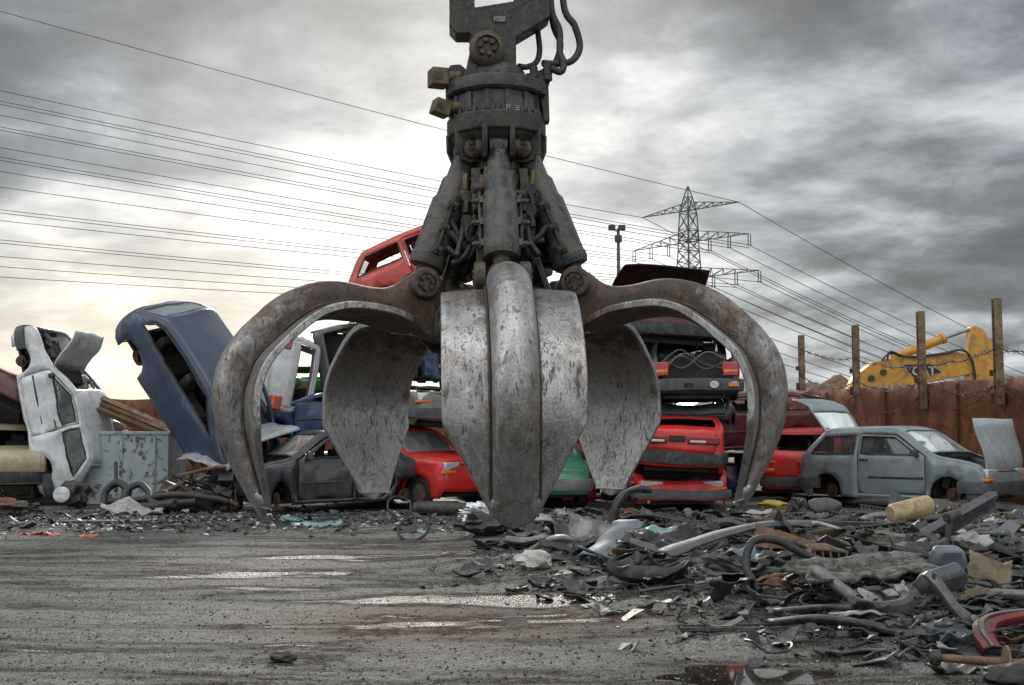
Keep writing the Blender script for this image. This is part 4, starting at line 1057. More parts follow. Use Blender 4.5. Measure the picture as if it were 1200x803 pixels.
# ------------------------------------------------------------------ steel boundary walls
M_RUST = mat('rusted_sheet_steel', (.19, .066, .032), .7, .1, .55, 1.6, (.07, .032, .02), .75, .35, 30, 0, (.42, .6), (1, 1, .35))
M_POST = mat('weathered_post', (.20, .14, .075), .7, 0, .4, 5, (.05, .035, .025), .7, .35, 30)
WL = [(7.1, 37.2), (7.97, 31.8), (8.55, 28.7), (9.0, 25.4), (9.66, 22.9), (10.3, 19.5), (11.3, 14.5)]
def wall(name, label, pts, h, m):
    root = empty(name, (pts[0][0], pts[0][1], 0)); tag(root, label, 'wall'); o0 = Vector((pts[0][0], pts[0][1], 0))
    g = MB()
    for (a, b) in zip(pts, pts[1:]):
        a, b = Vector((*a, 0)) - o0, Vector((*b, 0)) - o0; n = max(2, int((b - a).length / .22)); vs = []; fs = []
        nr = Vector(((b - a).y, -(b - a).x, 0)).normalized()
        for i in range(n + 1):
            p = a.lerp(b, i / n)
            for k in range(7):
                z = -.1 + (h + .1) * k / 6
                vs.append(p + nr * (.035 * fbm(p.x * .8 + o0.x, p.y * .8 + o0.y, z * .7, 3)) + Vector((0, 0, z + (.05 * noise.noise(Vector((p.x + o0.x, p.y + o0.y, 1))) if k == 6 else 0))))
        for i in range(n):
            for k in range(6): fs.append((i * 7 + k, (i + 1) * 7 + k, (i + 1) * 7 + k + 1, i * 7 + k + 1))
        g.add(vs, fs)
    g.build('sheet_panel', m, root, solid=.02)
    k = 0
    for (a, b) in zip(pts, pts[1:]):
        a, b = Vector((*a, 0)) - o0, Vector((*b, 0)) - o0; L = (b - a).length; n = max(1, int(L / 2.4)); nr = Vector(((b - a).y, -(b - a).x, 0)).normalized()
        for i in range(n):
            p = a.lerp(b, (i + .5) / n) + nr * .05
            MB().bar(p, p + Vector((0, 0, h - .05)), .03, .07, up=nr).build('seam_strip', m, root)
    return root
wall('steel_wall', 'long rust-brown sheet steel wall running back along the right edge of the yard', WL, 2.42, M_RUST)
wall('steel_wall', 'rust-brown sheet steel wall closing the yard far behind the blue skip and the pile', [(-34, 36), (-18, 38), (-8, 38.3), (0, 38.2), (7.0, 37.6)], 2.42, M_RUST)
# steel posts bolted to the wall
def ipost(label, u, Y, vt, vb, m):
    b = at(u, vb, Y); t = at(u, vt, Y); h = t.z - b.z
    root = empty('fence_post', (b.x, b.y, b.z)); tag(root, label, 'post', 'steel posts on the right wall')
    g = MB(); w = .15
    g.box((0, -w / 2 + .012, h / 2), (w, .022, h)).box((0, w / 2 - .012, h / 2), (w, .022, h)).box((0, 0, h / 2), (.02, w - .05, h))
    g.build('beam', m, root)
    MB().box((0, .12, .12), (.26, .02, .2)).build('foot_plate', M_RUST, root)
    MB().box((0, .12, .62), (.26, .02, .12)).build('clamp_plate', M_RUST, root)
posts = [(940, 31.6, 393, 458), (1004, 28.5, 381, 464), (1081.5, 25.2, 365, 479), (1171.5, 22.7, 350, 474)]
for (u, Y, a, b), l in zip(posts, ('farthest and shortest rusty post above the right wall', 'second farthest rusty post, in front of the yellow boom foot', 'yellowish rusty post crossing the black triangle of the yellow boom', 'tallest rusty post, right of the yellow boom at the photo edge')):
    ipost(l, u, Y, a, b, M_POST)
# barbed wire
M_WIRE = mat('rusty_wire', (.075, .06, .05), .6, .3, .3, 20)
def barbed(label, pts, sag):
    g = MB(); P = []
    for a, b in zip(pts, pts[1:]):
        a, b = Vector(a), Vector(b)
        for k in range(14):
            t = k / 14; P.append(a.lerp(b, t) + Vector((.05 * noise.noise(Vector((t * 5, a.x, 1))), .03 * sin(t * 17), -sag * 4 * t * (1 - t) + .06 * noise.noise(Vector((t * 4, a.z, 3))))))
    P.append(Vector(pts[-1])); g.tube(P, .011, 5)
    for k in range(0, len(P), 2):
        p = P[k]; d = .05
        g.bar(p + Vector((-d, 0, -d)), p + Vector((d, 0, d)), .012); g.bar(p + Vector((d, 0, -d)), p + Vector((-d, 0, d)), .012)
    tag(g.build('barbed_wire', M_WIRE, smooth=0), label, 'barbed wire')
def wire_row(v): return [at(u, vv, Y - .12) for (u, Y, _, _), vv in zip(posts, v)]
barbed('topmost barbed wire strung high between the posts of the right wall', wire_row((408, 420, 428, 405)) + [at(1240, 412, 21)], .12)
barbed('loose barbed wire sagging along the top edge of the right wall', wire_row((440, 446, 446, 449)) + [at(1240, 440, 21)], .25)
barbed('lowest barbed wire hanging in loops down the face of the right wall', wire_row((455, 462, 462, 446)) + [at(1240, 455, 21)], .42)
# ------------------------------------------------------------------ excavator boom beyond the wall
M_PALEP = mat('worn_white_lettering', (.45, .45, .43), .5, 0, .3, 6, (.1, .08, .05), .6)
P_YEL = paint('machine_yellow', (.58, .27, .022), .6, (.14, .09, .04))
EX = empty('excavator', (11.4, 40, 0)); tag(EX, 'yellow excavator boom and stick rising behind the right wall', 'excavator')
def ep(u, v): p = at(u, v, 40.0); return (p.x - 11.4, p.z)
def plate_px(pts, th, y=0, holes=()): return MB().prism([ep(*p) for p in pts], th, Matrix.Translation((0, y, 0)) @ XZ, [[ep(*p) for p in h] for h in holes])
plate_px([(984, 520), (988, 462), (1000, 441), (1022, 424), (1040, 421), (1095, 417), (1118, 413), (1130, 416), (1137, 428), (1136, 439), (1110, 444), (1070, 452), (1040, 460), (1012, 520)], .55).build('boom', P_YEL, EX, bevel=.03)
g = plate_px([(1135, 384), (1139, 382), (1148, 386), (1158, 400), (1166, 418), (1168, 436), (1164, 452), (1170, 520), (1140, 520), (1133, 452), (1131, 420)], .5)
g.build('stick', P_YEL, EX, bevel=.03)
for yy in (-.31,):
    o = plate_px([(1056, 428), (1085, 427), (1100, 437), (1068, 443)], .01, yy).build('logo_panel', mat('logo_black', (.012, .012, .013), .5), EX)
    cu = bpy.data.curves.new('lettering', 'FONT'); cu.body = 'CAT'; cu.size = .42; cu.offset = .012; cu.extrude = .004; cu.materials.append(M_PALEP)
    t = link(bpy.data.objects.new('lettering', cu), o); q = ep(1065, 440); t.location = (q[0], yy - .012, q[1]); t.rotation_euler = (pi / 2, 0, 0)
    bpy.context.view_layer.update(); me = bpy.data.meshes.new_from_object(t.evaluated_get(bpy.context.evaluated_depsgraph_get())); me.name = 'lettering'
    t2 = link(bpy.data.objects.new('lettering', me), o); t2.location = t.location; t2.rotation_euler = t.rotation_euler; bpy.data.objects.remove(t); t2.name = 'lettering'
g = MB(); q0, q1, q2 = ep(1046, 420), ep(1107, 396), ep(1136, 386)
v0, v1, v2_ = (Vector((q[0], 0, q[1])) for q in (q0, q1, q2))
g.cyl(v0, v1, .16, 16); g.cyl(v1 - (v1 - v0) * .06, v1, .19, 16)
o = g.build('hydraulic_ram', P_YEL, EX); MB().cyl(v1, v2_, .06, 12).build('rod', mat('chrome_rod', (.3, .3, .3), .3, .9, .2), o)
for k in range(2):
    P = crom([Vector((ep(*p)[0], -.32 - .03 * k, ep(*p)[1])) for p in ((1030 + 6 * k, 423), (1040, 415 - 2 * k), (1060, 419), (1100, 415 + k), (1122, 411), (1133, 420), (1138, 440), (1134 + 4 * k, 462))], 6)
    MB().tube(P, .035, 8).build('hydraulic_hose', M_RUBBER, EX)
for (u, v) in ((1032, 437), (1018, 444)):
    q = ep(u, v); MB().cyl((q[0], -.36, q[1]), (q[0], .34, q[1]), .11, 14).build('pivot_boss', M_IRON, EX)
q = ep(1166, 446); MB().cyl((q[0], -.34, q[1]), (q[0], .32, q[1]), .14, 14).build('stick_pin', M_IRON, EX)
# earth mound beyond the wall
M_EARTH = mat('brown_earth', (.15, .088, .055), .85, 0, .45, 2, (.05, .04, .03), .5, .5, 12)
def heap(name, label, c, r, h, m, seed, cat):
    g = MB(); n = 26
    for j in range(n + 1):
        for i in range(n + 1):
            x, y = -1 + 2 * i / n, -1 + 2 * j / n
            z = max(0, 1 - x * x - y * y) ** .7 * (1 + .16 * fbm(x * 2 + seed, y * 2, seed, 4))
            g.v.append((x * r[0], y * r[1], z * h - .1))
    for j in range(n):
        for i in range(n): g.f.append((j * (n + 1) + i, j * (n + 1) + i + 1, (j + 1) * (n + 1) + i + 1, (j + 1) * (n + 1) + i))
    o = g.build(name, m); o.location = c; return tag(o, label, cat)
heap('earth_mound', 'brown earth mound beyond the wall, left of the yellow boom', (14.3, 52, 0), (3.0, 3, 0), 3.75, M_EARTH, 3, 'mound')
heap('rubble_heap', 'pale rubble heap beyond the wall behind the farthest post', (11.9, 54, 0), (3.4, 3, 0), 3.5, mat('pale_rubble', (.42, .41, .39), .8, 0, .5, 3, (.1, .09, .08), .7, .5, 10), 8, 'rubble heap')
# ------------------------------------------------------------------ pylon, lamp mast, overhead lines
M_GALV = mat('galvanised_steel', (.10, .115, .115), .55, .3, .25, 3)
PYL, PYR = 217.0, 202.0
def yat(u): return PYL + (PYR - PYL) * (u - 753) / 113
PC = at(807, 300, yat(807))
PY = empty('pylon', (PC.x, PC.y, 0)); tag(PY, 'steel lattice pylon with three tiers of arms on the horizon', 'pylon')
def rel(u, v, Y=None): p = at(u, v, Y or yat(u)); return Vector((p.x - PC.x, p.y - PC.y, p.z))
hz = lambda v: rel(807, v).z
lv = [(0, 4.6), (10, 3.4), (20, 2.6), (28, 1.7), (34, 1.35), (38, 1.25), (41, 1.1), (44, .55), (46, .06)]
g = MB(); rr = .10
cs = [(-1, -1), (1, -1), (1, 1), (-1, 1)]
ca_, sa_ = cos(.6), sin(.6)
def leg(z, w, k): x, y = cs[k][0] * w, cs[k][1] * w; return Vector((x * ca_ - y * sa_, x * sa_ + y * ca_, z))
fine = []
for (z0, w0), (z1, w1) in zip(lv, lv[1:]):
    n = max(1, round((z1 - z0) / (2.2 if z0 > 25 else 5)))
    for i in range(n): fine.append((z0 + (z1 - z0) * i / n, w0 + (w1 - w0) * i / n))
fine.append(lv[-1])
for (z0, w0), (z1, w1) in zip(fine, fine[1:]):
    for k in range(4):
        g.bar(leg(z0, w0, k), leg(z1, w1, k), .2)
        g.bar(leg(z0, w0, k), leg(z1, w1, (k + 1) % 4), rr); g.bar(leg(z0, w0, (k + 1) % 4), leg(z1, w1, k), rr)
        g.bar(leg(z1, w1, k), leg(z1, w1, (k + 1) % 4), rr)
g.build('lattice_mast', M_GALV, PY, smooth=0)
tips = {}
def arm(key, uL, vL, uR, vR, vroot, vtop, ins):
    for sd, (u, v) in (('L', (uL, vL)), ('R', (uR, vR))):
        g = MB(); tip = rel(u, v); zr = hz(vroot); zt = hz(vtop)
        for k in (-1, 1):
            rt = Vector((k * .5 * sa_, -k * .5 * ca_, zr)); rt2 = Vector((0, 0, zt))
            n = 6; prev = None
            for i in range(n + 1):
                a = rt.lerp(tip, i / n); b = rt2.lerp(tip, i / n)
                if prev: g.bar(prev[0], a, .14); g.bar(prev[1], b, .13); g.bar(prev[0], b, .09); g.bar(a, b, .08)
                prev = (a, b + Vector((0, 0, .001)))
        o = g.build('cross_arm', M_GALV, PY, smooth=0)
        for i, f in enumerate(ins):
            rt = Vector((0, 0, zr)); p = rt.lerp(tip, f) - Vector((0, 0, .1)); q = p - Vector((0, 0, 1.9))
            if f < 1 or len(ins) > 1:
                g = MB(); 
                for dx in (-.22, .22): g.bar(p + Vector((dx, 0, 0)), q + Vector((dx, 0, 0)), .16)
                g.bar(q - Vector((.4, 0, 0)), q + Vector((.4, 0, 0)), .14); g.build('insulator', M_GALV, o, smooth=0)
            tips[(key, sd, i)] = (q if len(ins) > 1 else tip) + Vector((PC.x, PC.y, 0))
arm(1, 753, 255, 866, 237, 247, 237, (1.0,))
arm(2, 743, 294, 878, 274, 284, 270, (.36, .68, 1.0))
arm(3, 713, 342, 890, 317, 327, 313, (.36, .68, 1.0))
FL = at(724.5, 300, 70.0); LM = empty('lamp_mast', (FL.x, FL.y, 0)); tag(LM, 'thin floodlight mast with two lamp heads left of the lattice pylon', 'lamp mast')
def fl(u, v): p = at(u, v, 70.0); return Vector((p.x - FL.x, 0, p.z))
MB().cyl((0, 0, 0), fl(724.5, 268), .17, 10, .10).build('mast', M_GALV, LM)
for u in (717, 728.5): 
    MB().box(fl(u, 267), (.42, .4, .3), None).bar(fl(724.5, 272), fl(u, 268), .07).build('lamp_head', M_IRON, LM)
MB().box(fl(724.5, 280), (.42, .4, .4)).build('switch_box', M_IRON, LM)
M_LINE = mat('overhead_conductor', (.055, .06, .062), .6, .2, .1)
ORD = ['topmost', 'second', 'third', 'fourth', 'fifth', 'sixth', 'seventh', 'eighth', 'ninth', 'tenth', 'eleventh', 'twelfth', 'thirteenth', 'fourteenth', 'fifteenth', 'sixteenth', 'seventeenth', 'eighteenth', 'nineteenth', 'lowest']
left = [(2, (1, 'R', 0), 0), (104, (1, 'L', 0), 0), (117, (2, 'R', 2), 0), (121, (2, 'R', 2), .5), (135, (2, 'R', 1), 0), (150, (2, 'R', 0), 0), (154, (2, 'R', 0), .5), (176, (2, 'L', 0), 0), (188, (2, 'L', 1), 0), (192, (2, 'L', 1), .5), (207, (2, 'L', 2), 0),
        (228, (3, 'R', 2), 0), (258, (3, 'R', 1), 0), (262, (3, 'R', 1), .5), (272, (3, 'R', 0), 0), (296, (3, 'L', 0), 0), (300, (3, 'L', 0), .5), (318, (3, 'L', 1), 0), (331, (3, 'L', 2), 0), (345, (3, 'L', 2), .6)]
right_v = {(1, 'R', 0): (1420, 490), (2, 'R', 2): (1400, 487), (2, 'R', 1): (1390, 492), (2, 'R', 0): (1380, 497), (2, 'L', 0): (1365, 500), (2, 'L', 1): (1350, 502), (2, 'L', 2): (1340, 504), (3, 'R', 2): (1400, 507), (3, 'R', 1): (1390, 509), (3, 'R', 0): (1380, 511), (3, 'L', 0): (1365, 513), (3, 'L', 1): (1350, 514), (3, 'L', 2): (1335, 515), (1, 'L', 0): (1345, 494)}
def line(label, A, B, sag):
    P = []; rad = []
    for k in range(25):
        t = k / 24; p = A.lerp(B, t); p.z -= sag * 4 * t * (1 - t); P.append(p); rad.append(max(.02, p.y * .00029))
    tag(MB().tube(P, rad, 5).build('power_line', M_LINE), label, 'power line', 'overhead power lines')
for k, (v, key, off) in enumerate(left):
    v0 = v - 150 * (tips[key].z and .21)
    A = at(-150, v - 150 * .20, 95.0); B = tips[key] - Vector((0, 0, off))
    line(('%s overhead line counted down along the left edge of the sky' % ORD[k]), A, B, .6)
rk = sorted(right_v, key=lambda k: -tips[k].z)
for k, key in enumerate(rk):
    u, v = right_v[key]
    line('%s overhead line counted downwards right of the lattice pylon' % (ORD[k] if k < len(rk) - 1 else 'lowest'), tips[key], at(u, v, 520.0), 7.0)
# ------------------------------------------------------------------ blue skip with planks
P_SKIP = mat('pale_blue_skip_paint', (.44, .52, .55), .55, 0, .15, 2.6, (.15, .07, .035), .9, .25, 25, 0, (.53, .60), (1, 1, .6))
SK = empty('skip', (-7.48, 22.9, 0), (0, 0, R(3))); tag(SK, 'pale blue rust-streaked steel skip filled with planks and junk', 'skip')
g = MB(); w, d, h = 1.76, 1.5, 1.33
g.box((0, -d / 2, h / 2), (w, .04, h)).box((0, d / 2, h / 2), (w, .04, h)).box((-w / 2 + .02, 0, h / 2), (.04, d - .04, h - .002)).box((w / 2 - .02, 0, h / 2), (.04, d - .04, h - .002)).box((0, 0, .08), (w - .08, d - .06, .06))
g.build('shell', P_SKIP, SK)
for s in (-1, 1): MB().box((0, s * d / 2, h + .012), (w + .06, .09, .06)).build('rim', P_SKIP, SK, bevel=.01)
for s in (-1, 1): MB().box((s * w / 2 - s * .02, 0, h + .010), (.08, d - .10, .055)).build('rim', P_SKIP, SK, bevel=.01)
for x in (-.62, 0, .62): MB().box((x, -d / 2 - .03, h / 2 - .03), (.05, .03, h - .08)).build('stiffener', P_SKIP, SK)
M_WOOD = mat('brown_plank', (.19, .105, .055), .7, 0, .35, 3, (.05, .035, .025), .5, .4, 30, 0, (.45, .6), (.3, 3, 3))
pl = [((82, 466), (196, 512), 22.2, 'lowest brown plank slanting out of the blue skip'), ((86, 461), (200, 507), 22.35, 'second brown plank from the bottom slanting out of the blue skip'),
      ((97, 458), (198, 502), 22.5, 'topmost brown plank slanting out of the blue skip'), ((118, 468), (205, 509), 22.9, 'rear brown plank slanting behind the others in the blue skip')]
for (a, b, Y, l) in pl:
    A, B = at(*a, Y), at(*b, Y + .5); g = MB().bar((0, 0, 0), B - A, .20, .085, up=(0, -.4, 1)); o = g.build('plank', M_WOOD, bevel=.006); o.location = A; tag(o, l, 'plank', 'planks in the skip')
# ------------------------------------------------------------------ loose scrap
M_MUD = mat('muddy_sheet', (.115, .108, .096), .7, 0, .6, 9, (.03, .028, .025), .8, 1.0, 70, 0, (.46, .56))
M_STEELG = mat('grey_bare_steel', (.20, .20, .195), .45, .6, .35, 6, (.08, .055, .04), .55, .3, 40)
M_RUSTY = mat('rusty_scrap', (.17, .095, .055), .65, .2, .4, 7, (.05, .035, .028), .6, .4, 40)
M_BLUEG = mat('blue_grey_plastic', (.12, .145, .175), .45, 0, .25, 5, (.2, .19, .175), .4, .2, 50)
M_CYAN = mat('light_blue_plastic', (.09, .36, .62), .5, 0, .2, 6, (.3, .3, .3), .3)
M_TEAL = mat('teal_glass_sheet', (.16, .30, .30), .35, 0, .25, 5, (.25, .25, .24), .4)
M_TAN = mat('tan_can', (.42, .33, .17), .6, 0, .2, 5, (.12, .09, .05), .5)
M_FOAM = mat('yellow_foam', (.45, .34, .08), .85, 0, .25, 9, (.12, .09, .04), .4, .6, 30)
M_STONE = mat('pale_lump', (.60, .59, .55), .75, 0, .2, 6, (.2, .18, .15), .5, .5, 30)
M_FOIL = mat('crumpled_foil', (.6, .62, .64), .3, .8, .2, 8, (.2, .2, .2), .3, .3, 30)
M_BROWN = mat('brown_board', (.17, .135, .085), .75, 0, .3, 5, (.07, .06, .045), .5)
M_PALE = mat('pale_grey_scrap', (.36, .36, .345), .5, 0, .3, 6, (.12, .11, .10), .55)
M_RPLAS = mat('orange_red_plastic', (.55, .09, .04), .45, 0, .25, 10, (.15, .06, .04), .3)
SEED = [100]
def nseed(): SEED[0] += 1; return SEED[0]
def g_sheet(L, W, crumple=.05, curl=0, n=14, m=8, ragged=.12, twist=0, fold=0):
    s = nseed(); g = MB()
    for j in range(m + 1):
        for i in range(n + 1):
            a, b = i / n * 2 - 1, j / m * 2 - 1
            x = a * L / 2 * (1 + ragged * noise.noise(Vector((b * 2.2, s, 1)))); y = b * W / 2 * (1 + ragged * noise.noise(Vector((a * 3, s, 5))))
            z = crumple * fbm(x * 2.5 / max(.3, L), y * 3, s, 3) * 1.6 + curl * a * a * L * .5 + fold * abs(b) * W
            q = Matrix.Rotation(twist * a, 3, 'X') @ Vector((0, y, z)); g.v.append((x, q.y, q.z))
    for j in range(m):
        for i in range(n): g.f.append((j * (n + 1) + i, j * (n + 1) + i + 1, (j + 1) * (n + 1) + i + 1, (j + 1) * (n + 1) + i))
    return g
def g_channel(path, w, depth, jitter=.0, lip=.3):
    """trim or bumper skin: a shallow C section swept along a path"""
    P = crom([Vector(p) for p in path], 7); s = nseed(); g = MB(); sec = [(-w / 2, -depth), (-w / 2, -depth * lip), (-w * .3, 0), (w * .3, 0), (w / 2, -depth * lip), (w / 2, -depth)]
    m = len(sec)
    for i, p in enumerate(P):
        t = (P[min(i + 1, len(P) - 1)] - P[max(i - 1, 0)]).normalized(); sd = t.cross(Vector((0, 0, 1)))
        sd = sd.normalized() if sd.length > 1e-4 else Vector((0, 1, 0)); up = sd.cross(t)
        tw = .35 * noise.noise(Vector((i * .15, s, 2)))
        for (a, b) in sec:
            q = p + sd * (a * cos(tw) - b * sin(tw)) + up * (a * sin(tw) + b * cos(tw)) + noise.noise_vector(p * 3 + Vector((s, 0, 0))) * jitter
            g.v.append(tuple(q))
    for i in range(len(P) - 1):
        for k in range(m - 1): g.f.append((i * m + k, (i + 1) * m + k, (i + 1) * m + k + 1, i * m + k + 1))
    return g
def g_lump(r, sq=(1, 1, 1), amp=.3, n=2, fr=1.6):
    bm = bmesh.new(); bmesh.ops.create_icosphere(bm, subdivisions=n + 1, radius=1); s = nseed(); g = MB()
    for v in bm.verts:
        q = v.co * (1 + amp * fbm(v.co.x * fr + s, v.co.y * fr, v.co.z * fr, 4)); g.v.append((q.x * r * sq[0], q.y * r * sq[1], q.z * r * sq[2]))
    g.f = [tuple(v.index for v in f.verts) for f in bm.faces]; bm.free(); return g
LAND = []
PILE = [.74]
def put(g, name, m, label, cat, u, v, rot=(0, 0, 0), lift=0, solid=0, smooth=40, bevel=0, group=None, land=None, pos=None, fit=True):
    if u > 600:
        g.v = [(x * PILE[0], y * PILE[0], z * PILE[0]) for x, y, z in g.v]; lift *= PILE[0]; solid *= .85
    p = pos if pos is not None else ground_at(u, v)
    E = Euler([R(a) for a in rot]).to_matrix()
    o = g.build(name, m, None, smooth=smooth, solid=solid, bevel=bevel)
    zmin = min((E @ Vector(q)).z for q in g.v) if fit else 0
    o.location = (p[0], p[1], p[2] - zmin * .9 + lift - (.01 if fit else 0)); o.rotation_euler = [R(a) for a in rot]
    tag(o, label, cat, group)
    if land: LAND.append((land, u, v))
    return o
def scl(v): return 1.4 * 1356 / (v - 504) / 1356      # metres per photo pixel on the ground at row v
# --- left of the yard
put(MB().box((0, 0, .03), (1.5, .30, .05)).box((.85, .05, .02), (.25, .2, .02)), 'board', M_PLAS, 'long flat black board lying on the grey ground below the blue skip', 'board', 117, 613, (0, 0, 2), bevel=.01, land='the long black board')
put(g_sheet(.30, .16, .03), 'plastic_shard', M_RPLAS, 'larger orange-red plastic shard in front of the long black board', 'shard', 40, 626, solid=.012)
put(g_sheet(.20, .14, .03), 'plastic_shard', M_RPLAS, 'smaller orange-red plastic shard, just right of the larger orange one', 'shard', 60, 627, (0, 0, 20), solid=.012)
put(g_sheet(.26, .12, .03), 'plastic_shard', M_RPLAS, 'orange-red plastic splinter beyond the right end of the orange shards', 'shard', 104, 629, (0, 0, -15), solid=.012)
put(g_lump(.20, (1.6, .9, .6), .7), 'scrap_lump', M_RUSTY, 'brown tangled scrap lump at the left edge in front of the beige saloon', 'scrap', 12, 603)
put(g_lump(.16, (1.6, .9, .6), .7), 'scrap_lump', M_IRON, 'black greasy scrap lump right of the brown lump at the left edge', 'scrap', 30, 604)
put(g_channel([(-.5, 0, 0), (-.1, .1, .03), (.3, .08, .06), (.55, -.1, .0)], .22, .08), 'bumper', M_PALE, 'pale grey curved bumper skin lying below the blue skip', 'bumper', 222, 592, solid=.015, land='the pale curved bumper')
put(g_lump(.30, (1.1, .6, .55), .6), 'wing_liner', M_PLAS, 'black torn liner wedge in front of the pale curved bumper', 'liner', 192, 600, land='the black liner wedge')
put(g_sheet(1.0, .5, .12), 'crumpled_sheet', M_PALE, 'grey crumpled metal sheet left of the black liner wedge', 'sheet', 158, 603, solid=.012)
random.seed(3)
def hosepile(label, pts, r, m=M_RUBBER, name='hose', cat='hose'):
    P = crom([at(*p) for p in pts], 8); tag(MB().tube(P, r, 8).build(name, m, smooth=60), label, cat, None)
hosepile('thick black hose looping up at the foot of the blue skip', [(122, 592, 20.5), (124, 576, 20.6), (138, 566, 20.6), (150, 575, 20.4), (146, 590, 20.0), (170, 594, 19.8), (205, 590, 19.6)], .07)
hosepile('black ribbed hose arching over the thick hose in front of the skip', [(140, 594, 20.0), (150, 574, 20.3), (164, 568, 20.4), (174, 576, 20.2), (182, 590, 19.8), (230, 588, 19.7)], .06)
hosepile('long dark hose running right from the skip to the engine block', [(128, 588, 20.1), (160, 586, 20.0), (205, 580, 19.9), (250, 584, 19.8), (268, 588, 19.8)], .055)
hosepile('bent brown pipe rising from the hoses to the nose of the blue car', [(168, 590, 20.2), (190, 578, 20.4), (215, 566, 20.5), (225, 556, 20.6)], .045, M_RUSTY, 'pipe', 'pipe')
hosepile('upright black rod standing against the front of the blue skip', [(136, 575, 21.3), (135.5, 542, 21.6)], .035, M_IRON, 'rod', 'rod')
eb = empty('engine_block', gp(250, 20.6)); tag(eb, 'greasy torn-out engine with hoses under the nose of the blue car', 'engine')
random.seed(9); g = MB()
for _ in range(34):
    q = Euler((random.uniform(-.6, .6), random.uniform(-.6, .6), random.uniform(0, 3))).to_matrix().to_4x4(); q.translation = (random.uniform(-.75, .45), random.uniform(-.4, .4), random.uniform(.05, .55) )
    g.box((0, 0, 0), (random.uniform(.1, .4), random.uniform(.1, .4), random.uniform(.08, .25)), q)
g.build('casting', M_IRON, eb, bevel=.015)
for k in range(9):
    a = [Vector((random.uniform(-.8, .6), random.uniform(-.6, -.2), random.uniform(.05, .8))) for _ in range(4)]
    MB().tube(crom(a, 6), random.choice((.015, .025, .035)), 7).build('engine_hose', random.choice((M_RUBBER, M_RUBBER, M_RUSTY)), eb)
put(g_sheet(.95, .62, .07, -.12, twist=.25), 'crumpled_bonnet', paint('silver_violet', (.30, .29, .33), .35), 'crumpled silver bonnet panel lying under the nose of the blue car', 'bonnet', 245, 525, (28, 6, -12), solid=.02, pos=at(246, 532, 20.3), fit=False)
put(MB().lathe([(.02, 0), (.12, .03), (.15, .12), (.14, .2), (.05, .22)], 20), 'lamp_unit', M_LAMP, 'round pale headlamp unit lying at the foot of the white upended car', 'lamp', 76, 576, (80, 0, 20), pos=gp(76, 20.9, .12))
put(g_lump(.26, (1, .8, .9), .6), 'gearbox', M_IRON, 'dark gearbox lump right of the round headlamp unit', 'gearbox', 92, 580, pos=gp(92, 21.0, .0))
# --- middle, under the grapple
put(g_sheet(.75, .45, .02), 'broken_glass', M_TEAL, 'broken pale glass pane lying flat right of the left claw tip', 'glass pane', 372, 616, (4, 0, 12), solid=.012, land='the broken glass pane')
put(g_sheet(.45, .30, .02), 'broken_glass', M_TEAL, 'smaller broken glass sheet left of the larger broken pane', 'glass pane', 342, 610, (6, 0, -20), solid=.012)
sw = empty('steering_wheel', ground_at(484, 632)); tag(sw, 'greenish steering wheel leaning upright in the dirt left of the front tine', 'steering wheel'); sw.rotation_euler = (R(48), 0, R(-12)); sw.location.z += .13; sw.scale = (.85, .85, .85)
MB().tube([(.235 * cos(2 * pi * k / 32), .215 * sin(2 * pi * k / 32), 0) for k in range(32)], .022, 8, True).build('rim', mat('mossy_rubber', (.03, .036, .028), .6), sw)
MB().lathe([(.075, -.02), (.08, .01), (.04, .025)], 16).build('hub', M_PLAS, sw)
for a in (200, 340, 90): MB().bar((.06 * cos(R(a)), .06 * sin(R(a)), 0), (.225 * cos(R(a)), .205 * sin(R(a)), 0), .045, .015).build('spoke', M_TEAL if a == 340 else M_PLAS, sw)
LAND.append(('the steering wheel', 484, 620))
put(MB().tube([(.2 * cos(2 * pi * k / 28), .2 * sin(2 * pi * k / 28), 0) for k in range(28)], .018, 8, True), 'rubber_ring', M_RUBBER, 'thin black rubber ring behind the steering wheel', 'ring', 468, 606, (55, 0, 25))
mf = MB().lathe([(.04, -.55), (.05, -.5), (.11, -.47), (.13, -.4), (.13, .25), (.11, .30), (.10, .5), (.04, .52)], 18, Matrix.Rotation(pi / 2, 4, 'Y'))
put(mf, 'exhaust_silencer', M_IRON, 'long black exhaust silencer lying before the red boxy saloon', 'exhaust', 518, 604, (0, 0, -6), land='the black silencer')
put(g_lump(.2, (1.6, .8, .6), .8, 3, 2.5), 'foil_lump', M_FOIL, 'shiny crumpled foil lump left of the front tine tip', 'foil', 570, 612)
put(g_lump(.22, (1.5, .9, .6), .6), 'scrap_lump', M_IRON, 'black oily casting below the shiny foil lump', 'scrap', 572, 628, land='the oily casting')
put(g_sheet(.6, .4, .02, 0, 18, 8), 'corrugated_sheet', M_PALE, 'grey corrugated sheet leaning just right of the front tine tip', 'sheet', 634, 614, (25, 10, 30), solid=.012)
for k, (u, l) in enumerate(((643, 'left rusty coil spring at the foot of the green little car'), (660, 'right rusty coil spring at the foot of the green little car'))):
    P = [(.075 * cos(t * .7), .075 * sin(t * .7), t * .008) for t in range(46)]
    put(MB().tube(P, .013, 6), 'coil_spring', M_IRON, l, 'spring', u, 594, (0, 72 + k * 20, 15 * k), group='coil springs')
put(g_lump(.17, (1.5, .9, .75), .35), 'stone', M_STONE, 'white stone lump at the left foot of the scrap pile', 'stone', 626, 668, land='the white stone')
put(g_sheet(.9, .22, .03, .12), 'plastic_strip', M_PLAS, 'black plastic scrap tongue right of the white stone', 'strip', 668, 655, (0, 0, 25), solid=.015)
